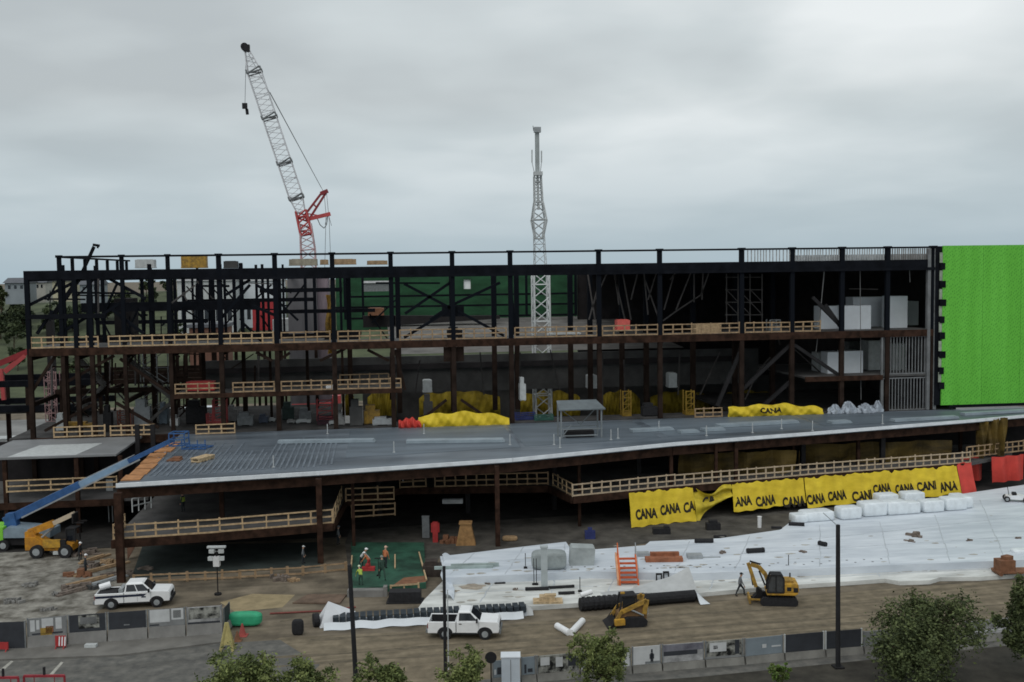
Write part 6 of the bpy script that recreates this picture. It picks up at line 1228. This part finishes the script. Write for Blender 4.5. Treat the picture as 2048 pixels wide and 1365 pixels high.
for s_ in (-1, 1): MB().beam((s_ * .45, -.25, 0), (s_ * .05, 0, 2.0), .13).beam((s_ * .45, .35, 0), (s_ * .05, 0, 2.0), .1).build('leg', YB, t, local=True)
MB().prism([(-.32, -.16, .45), (.32, -.16, .45), (.08, -.02, 1.8), (-.08, -.02, 1.8)], (0, .03, 0)).build('board', YB, t, local=True)

# ================================================================== TREES
def leafmat(n, c): return mat(n, c, .75, .3, 1.2, spec=.2)
LF = [leafmat('leaf_light', (.185, .215, .075)), leafmat('leaf_mid', (.125, .155, .052)), leafmat('leaf_dark', (.065, .085, .030))]
LD = [leafmat('leaf_deep_a', (.100, .122, .048)), leafmat('leaf_deep_b', (.066, .085, .034)), leafmat('leaf_deep_c', (.036, .048, .020))]
BARK = mat('bark', (.06, .045, .03), .95, .3, 3)
def tree(label, base, h, rx, rz_, n, leaf, mats, name='street_tree', cat='tree', group='trees along the street', seed=1, trunk=True, cz=None):
    rr = random.Random(seed); t = thing(name, label, cat, base, 0, group); cz = cz or h - rz_
    tb = MB(); tb.tube((0, 0, -.05), (.1, 0, cz - rz_ * .3), .16 * h / 6, 8, .09 * h / 6)
    cl = []
    lobes = [(rr.uniform(-.55, .55), rr.uniform(-.55, .55), rr.uniform(-.5, .5), rr.uniform(.42, .72)) for _ in range(7)]
    for k in range(n):
        while True:
            a, b, c = rr.uniform(-1, 1), rr.uniform(-1, 1), rr.uniform(-1, 1)
            q = a * a + b * b + c * c
            if .12 < q < 1: break
        lx, ly, lz, lr = lobes[k % 7]; a, b, c = lx + a * lr, ly + b * lr, lz + c * lr
        wob = 1 + .22 * sin(atan2(b, a) * 3 + seed) + .15 * sin(c * 6 + seed * 2)
        cl.append(V((a * rx * wob, b * rx * wob, cz + c * rz_ * (1 + .12 * sin(a * 7 + seed)))))
    for c in cl[:max(7, n // 9)]: tb.tube((.1, 0, cz - rz_ * rr.uniform(.3, .9)), tuple(c * .92 + V((0, 0, cz * .08))), .05 * h / 6, 5, .015)
    tb.build('trunk', BARK, t, local=True)
    lv = MB()
    for c in cl:
        r = rx * rr.uniform(.09, .27); m0 = rr.choice((0, 0, 1, 1, 2))
        for k in range(int(46 * rr.uniform(.6, 1.3))):
            d = V((rr.gauss(0, 1), rr.gauss(0, 1), rr.gauss(0, .8))); d = d.normalized() * r * rr.uniform(.2, 1.15)
            p = c + d; s = leaf * rr.uniform(.6, 1.3); u = V((rr.gauss(0, 1), rr.gauss(0, 1), rr.gauss(0, .6))).normalized(); w = u.cross(V((rr.gauss(0, 1), rr.gauss(0, 1), rr.gauss(0, 1)))).normalized()
            lv.cur = m0 if rr.random() < .7 else rr.randrange(3)
            lv.add([p - u * s, p + w * s * .5, p + u * s, p - w * s * .5], [(0, 1, 2, 3)])
    lv.build('crown', mats, t, local=True)
    return t
def tree_at(label, px, ytop, Y, rx, rz_, n, leaf, mats, seed, **k):
    x = PX(px, ytop, Y); h = PZ(px, ytop, Y); return tree(label, (x, Y, 0), h, rx, rz_, n, leaf, mats, seed=seed, **k)
tree_at('light green street tree in the bottom left with a wide crown', 470, 1290, 58, 2.4, 2.3, 230, .11, LF, 2)
tree_at('low light green tree right of the bottom left one', 612, 1312, 58.5, 1.8, 1.8, 150, .11, LF, 3)
tree_at('small light green tree right of the leaning pole at the bottom', 765, 1318, 58.5, 1.5, 1.6, 130, .11, LF, 4)
tree_at('light green tree at the foot of the middle pole', 922, 1302, 59.5, 1.45, 1.7, 140, .11, LF, 5)
tree_at('round light green tree before the photo panels, right of centre', 1212, 1262, 60.5, 1.65, 2.0, 210, .10, LF, 6)
tree_at('biggest darkest green tree at the lower right', 1845, 1186, 60.0, 3.7, 3.0, 520, .11, LD, 7, cz=3.5)
tree_at('dark green tree cut by the right edge of view', 2062, 1182, 60.5, 1.7, 3.0, 200, .12, LD, 8, cz=3.9)
tree_at('small bright green bush below the plain blue grey panel', 1562, 1318, 61.2, .75, .8, 40, .10, [leafmat('weed_light', (.12, .19, .04)), leafmat('weed_mid', (.08, .13, .03)), LF[1]], 9, name='kerb_bush', cat='bush')
rr = random.Random(21); HL = [leafmat('hill_leaf_a', (.075, .095, .045)), leafmat('hill_leaf_b', (.05, .068, .034)), leafmat('hill_leaf_c', (.03, .042, .024))]
kinds = ['tree standing on the green hillside behind the left end of the frame', 'tree seen through the steel frame on the far hillside']
for i in range(70):
    x = rr.uniform(-185, -35); y = rr.uniform(235, 330) if i < 34 else rr.uniform(300, 400); x = x if i % 4 else -y * rr.uniform(.26, .41); h = rr.uniform(5, 8.5)
    tree(kinds[0] if x / y < -.34 else kinds[1], (x, y, hill_z(x, y) - .3), h, h * .42, h * .42, 26, .55, HL, 'hillside_tree', 'tree', 'trees on the far hillside', seed=100 + i)
tree('dark conifer like tree at the very left edge on the hilltop', (PX(0, 560, 330), 330, 15), 11.5, 1.5, 4.5, 34, .6, LD, 'hillside_tree', 'tree', None, seed=77)

# ================================================================== FAR BACKGROUND
def house(label, px, y0, y1, wpx, Y, wm, rm):
    x = PX(px, y1, Y); zb = PZ(px, y1, Y); zt = PZ(px, y0, Y); w = PX(px + wpx / 2, y1, Y) - PX(px - wpx / 2, y1, Y); hgt = zt - zb; d = 9
    t = thing('house', label, 'house', (x, Y, zb), 0, 'houses on the far hilltop')
    MB().box(-w / 2, 0, -4, w / 2, d, hgt * .6).build('wall', wm, t, local=True)
    MB().prism([(-w / 2 - .5, -.6, hgt * .601), (-w / 2 - .5, d + .6, hgt * .601), (-w / 2 - .5, d / 2, hgt)], (w + 1, 0, 0)).build('roof', rm, t, local=True)
    for k in range(3): MB().box(-w * .36 + k * w * .28, -.05, hgt * .15, -w * .36 + k * w * .28 + w * .12, .05, hgt * .42).build('window', GLASS, t, local=True)
HW = mat('house_wall', (.42, .41, .37), .8, .1, .3); HR = mat('house_roof', (.11, .115, .13), .8, .15, .5); HB = mat('house_blue', (.25, .28, .30), .8, .1, .3)
house('grey house with dark roof on the hilltop at the far left', 32, 556, 582, 44, 330, HB, HR)
house('pale house on the hilltop next to the grey one', 76, 556, 580, 30, 345, HW, HR)
house('cream house on the hilltop seen through the first steel bay', 128, 553, 577, 46, 330, mat('house_cream', (.45, .42, .30), .8, .1, .3), HR)
house('grey house seen through the crowded steel bays', 180, 560, 584, 40, 320, HB, HR)
for i, (p0, p1, y0, y1, Y, l, m) in enumerate(((355, 470, 556, 600, 300, 'long low white industrial building seen through the frame, left', LGREY), (470, 560, 556, 596, 310, 'white industrial building seen through the frame right of the tall columns', WPANEL), (720, 790, 560, 585, 320, 'grey roofed shed seen through the opening of the green wall', MGREY))):
    x0, x1 = PX(p0, y1, Y), PX(p1, y1, Y); zt, zm = PZ(p0, y0, Y), PZ(p0, y0 + 7, Y); t = thing('industrial_building', l, 'building', ((x0 + x1) / 2, Y, 0), 0, 'far industrial buildings')
    MB().box(x0, Y, 0, x1, Y + 20, zm).build('wall', m, t); MB().prism([(x0 - .5, Y - .5, zm + .01), (x0 - .5, Y + 20.5, zm + .01), (x0 - .5, Y + 10, zt)], (x1 - x0 + 1, 0, 0)).build('roof', PSEA, t)
    for k in range(5): MB().box(x0 + (x1 - x0) * (k + .3) / 5, Y - .06, zm * .55, x0 + (x1 - x0) * (k + .7) / 5, Y - .005, zm * .75).build('window', GLASS, t)
x0, x1 = PX(378, 660, 240), PX(452, 660, 240); t = thing('brick_shed', 'low brick red shed behind the left bays above the third floor railing', 'shed', ((x0 + x1) / 2, 240, 0), 0)
MB().box(x0, 240, 0, x1, 250, PZ(400, 656, 240)).build('wall', mat('old_brick', (.15, .075, .055), .9, .25, .6), t); MB().box(x0 - .4, 239.5, PZ(400, 656, 240) + .01, x1 + .4, 250.5, PZ(400, 652, 240) + .3).build('roof', HR, t)
# low steel structures in the yard at the far left
t = thing('low_steel_frame', 'low dark steel frame standing left of the building in the far yard', 'steel frame', (-46, 141, 0))
for x in (-64, -57, -50, -44.5, -40):
    MB().box(x - .25, 141, 0, x + .25, 141.5, 12.2).build('column', COLM, t); MB().box(x - .25, 150, 0, x + .25, 150.5, 12.2).build('column', COLM, t)
for y in (140.9, 149.9):
    for z in (9.0, 12.2): MB().box(-66, y - .05, z, -36, y + .45, z + .8).build('beam', STEEL, t)
MB().box(-66, 141.6, 8.7, -37, 149.7, 8.95).build('floor', DCONC, t)
rr = random.Random(31)
for k, (x, y, w, h, m, l) in enumerate(((-58, 158, 9, 3, LGREY, 'pale container in the far left yard'), (-48, 168, 8, 3, MGREY, 'grey container in the far left yard'), (-40, 155, 7, 2.8, WPANEL, 'white trailer in the far yard behind the left bays'), (-30, 175, 9, 3, MGREY, 'dark grey container behind the left bays'), (-22, 160, 6, 2.6, LGREY, 'pale site cabin behind the left bays'), (-52, 182, 12, 3.2, DCONC, 'dark container at the back of the far left yard'), (-36, 188, 8, 3, WPANEL, 'white container at the back of the far yard'))):
    mb = MB().box(x, y, .15, x + w, y + 2.8, h)
    for j in range(int(w / .6)): mb.box(x + .2 + j * .6, y - .06, .3, x + .45 + j * .6, y - .001, h - .2)
    mb.box(x - .05, y - .07, h, x + w + .05, y + 2.85, h + .12).box(x + .2, y + .2, 0, x + w - .2, y + 2.6, .15); solo(mb, 'site_container', l, 'container', m, 'containers in the far yard')
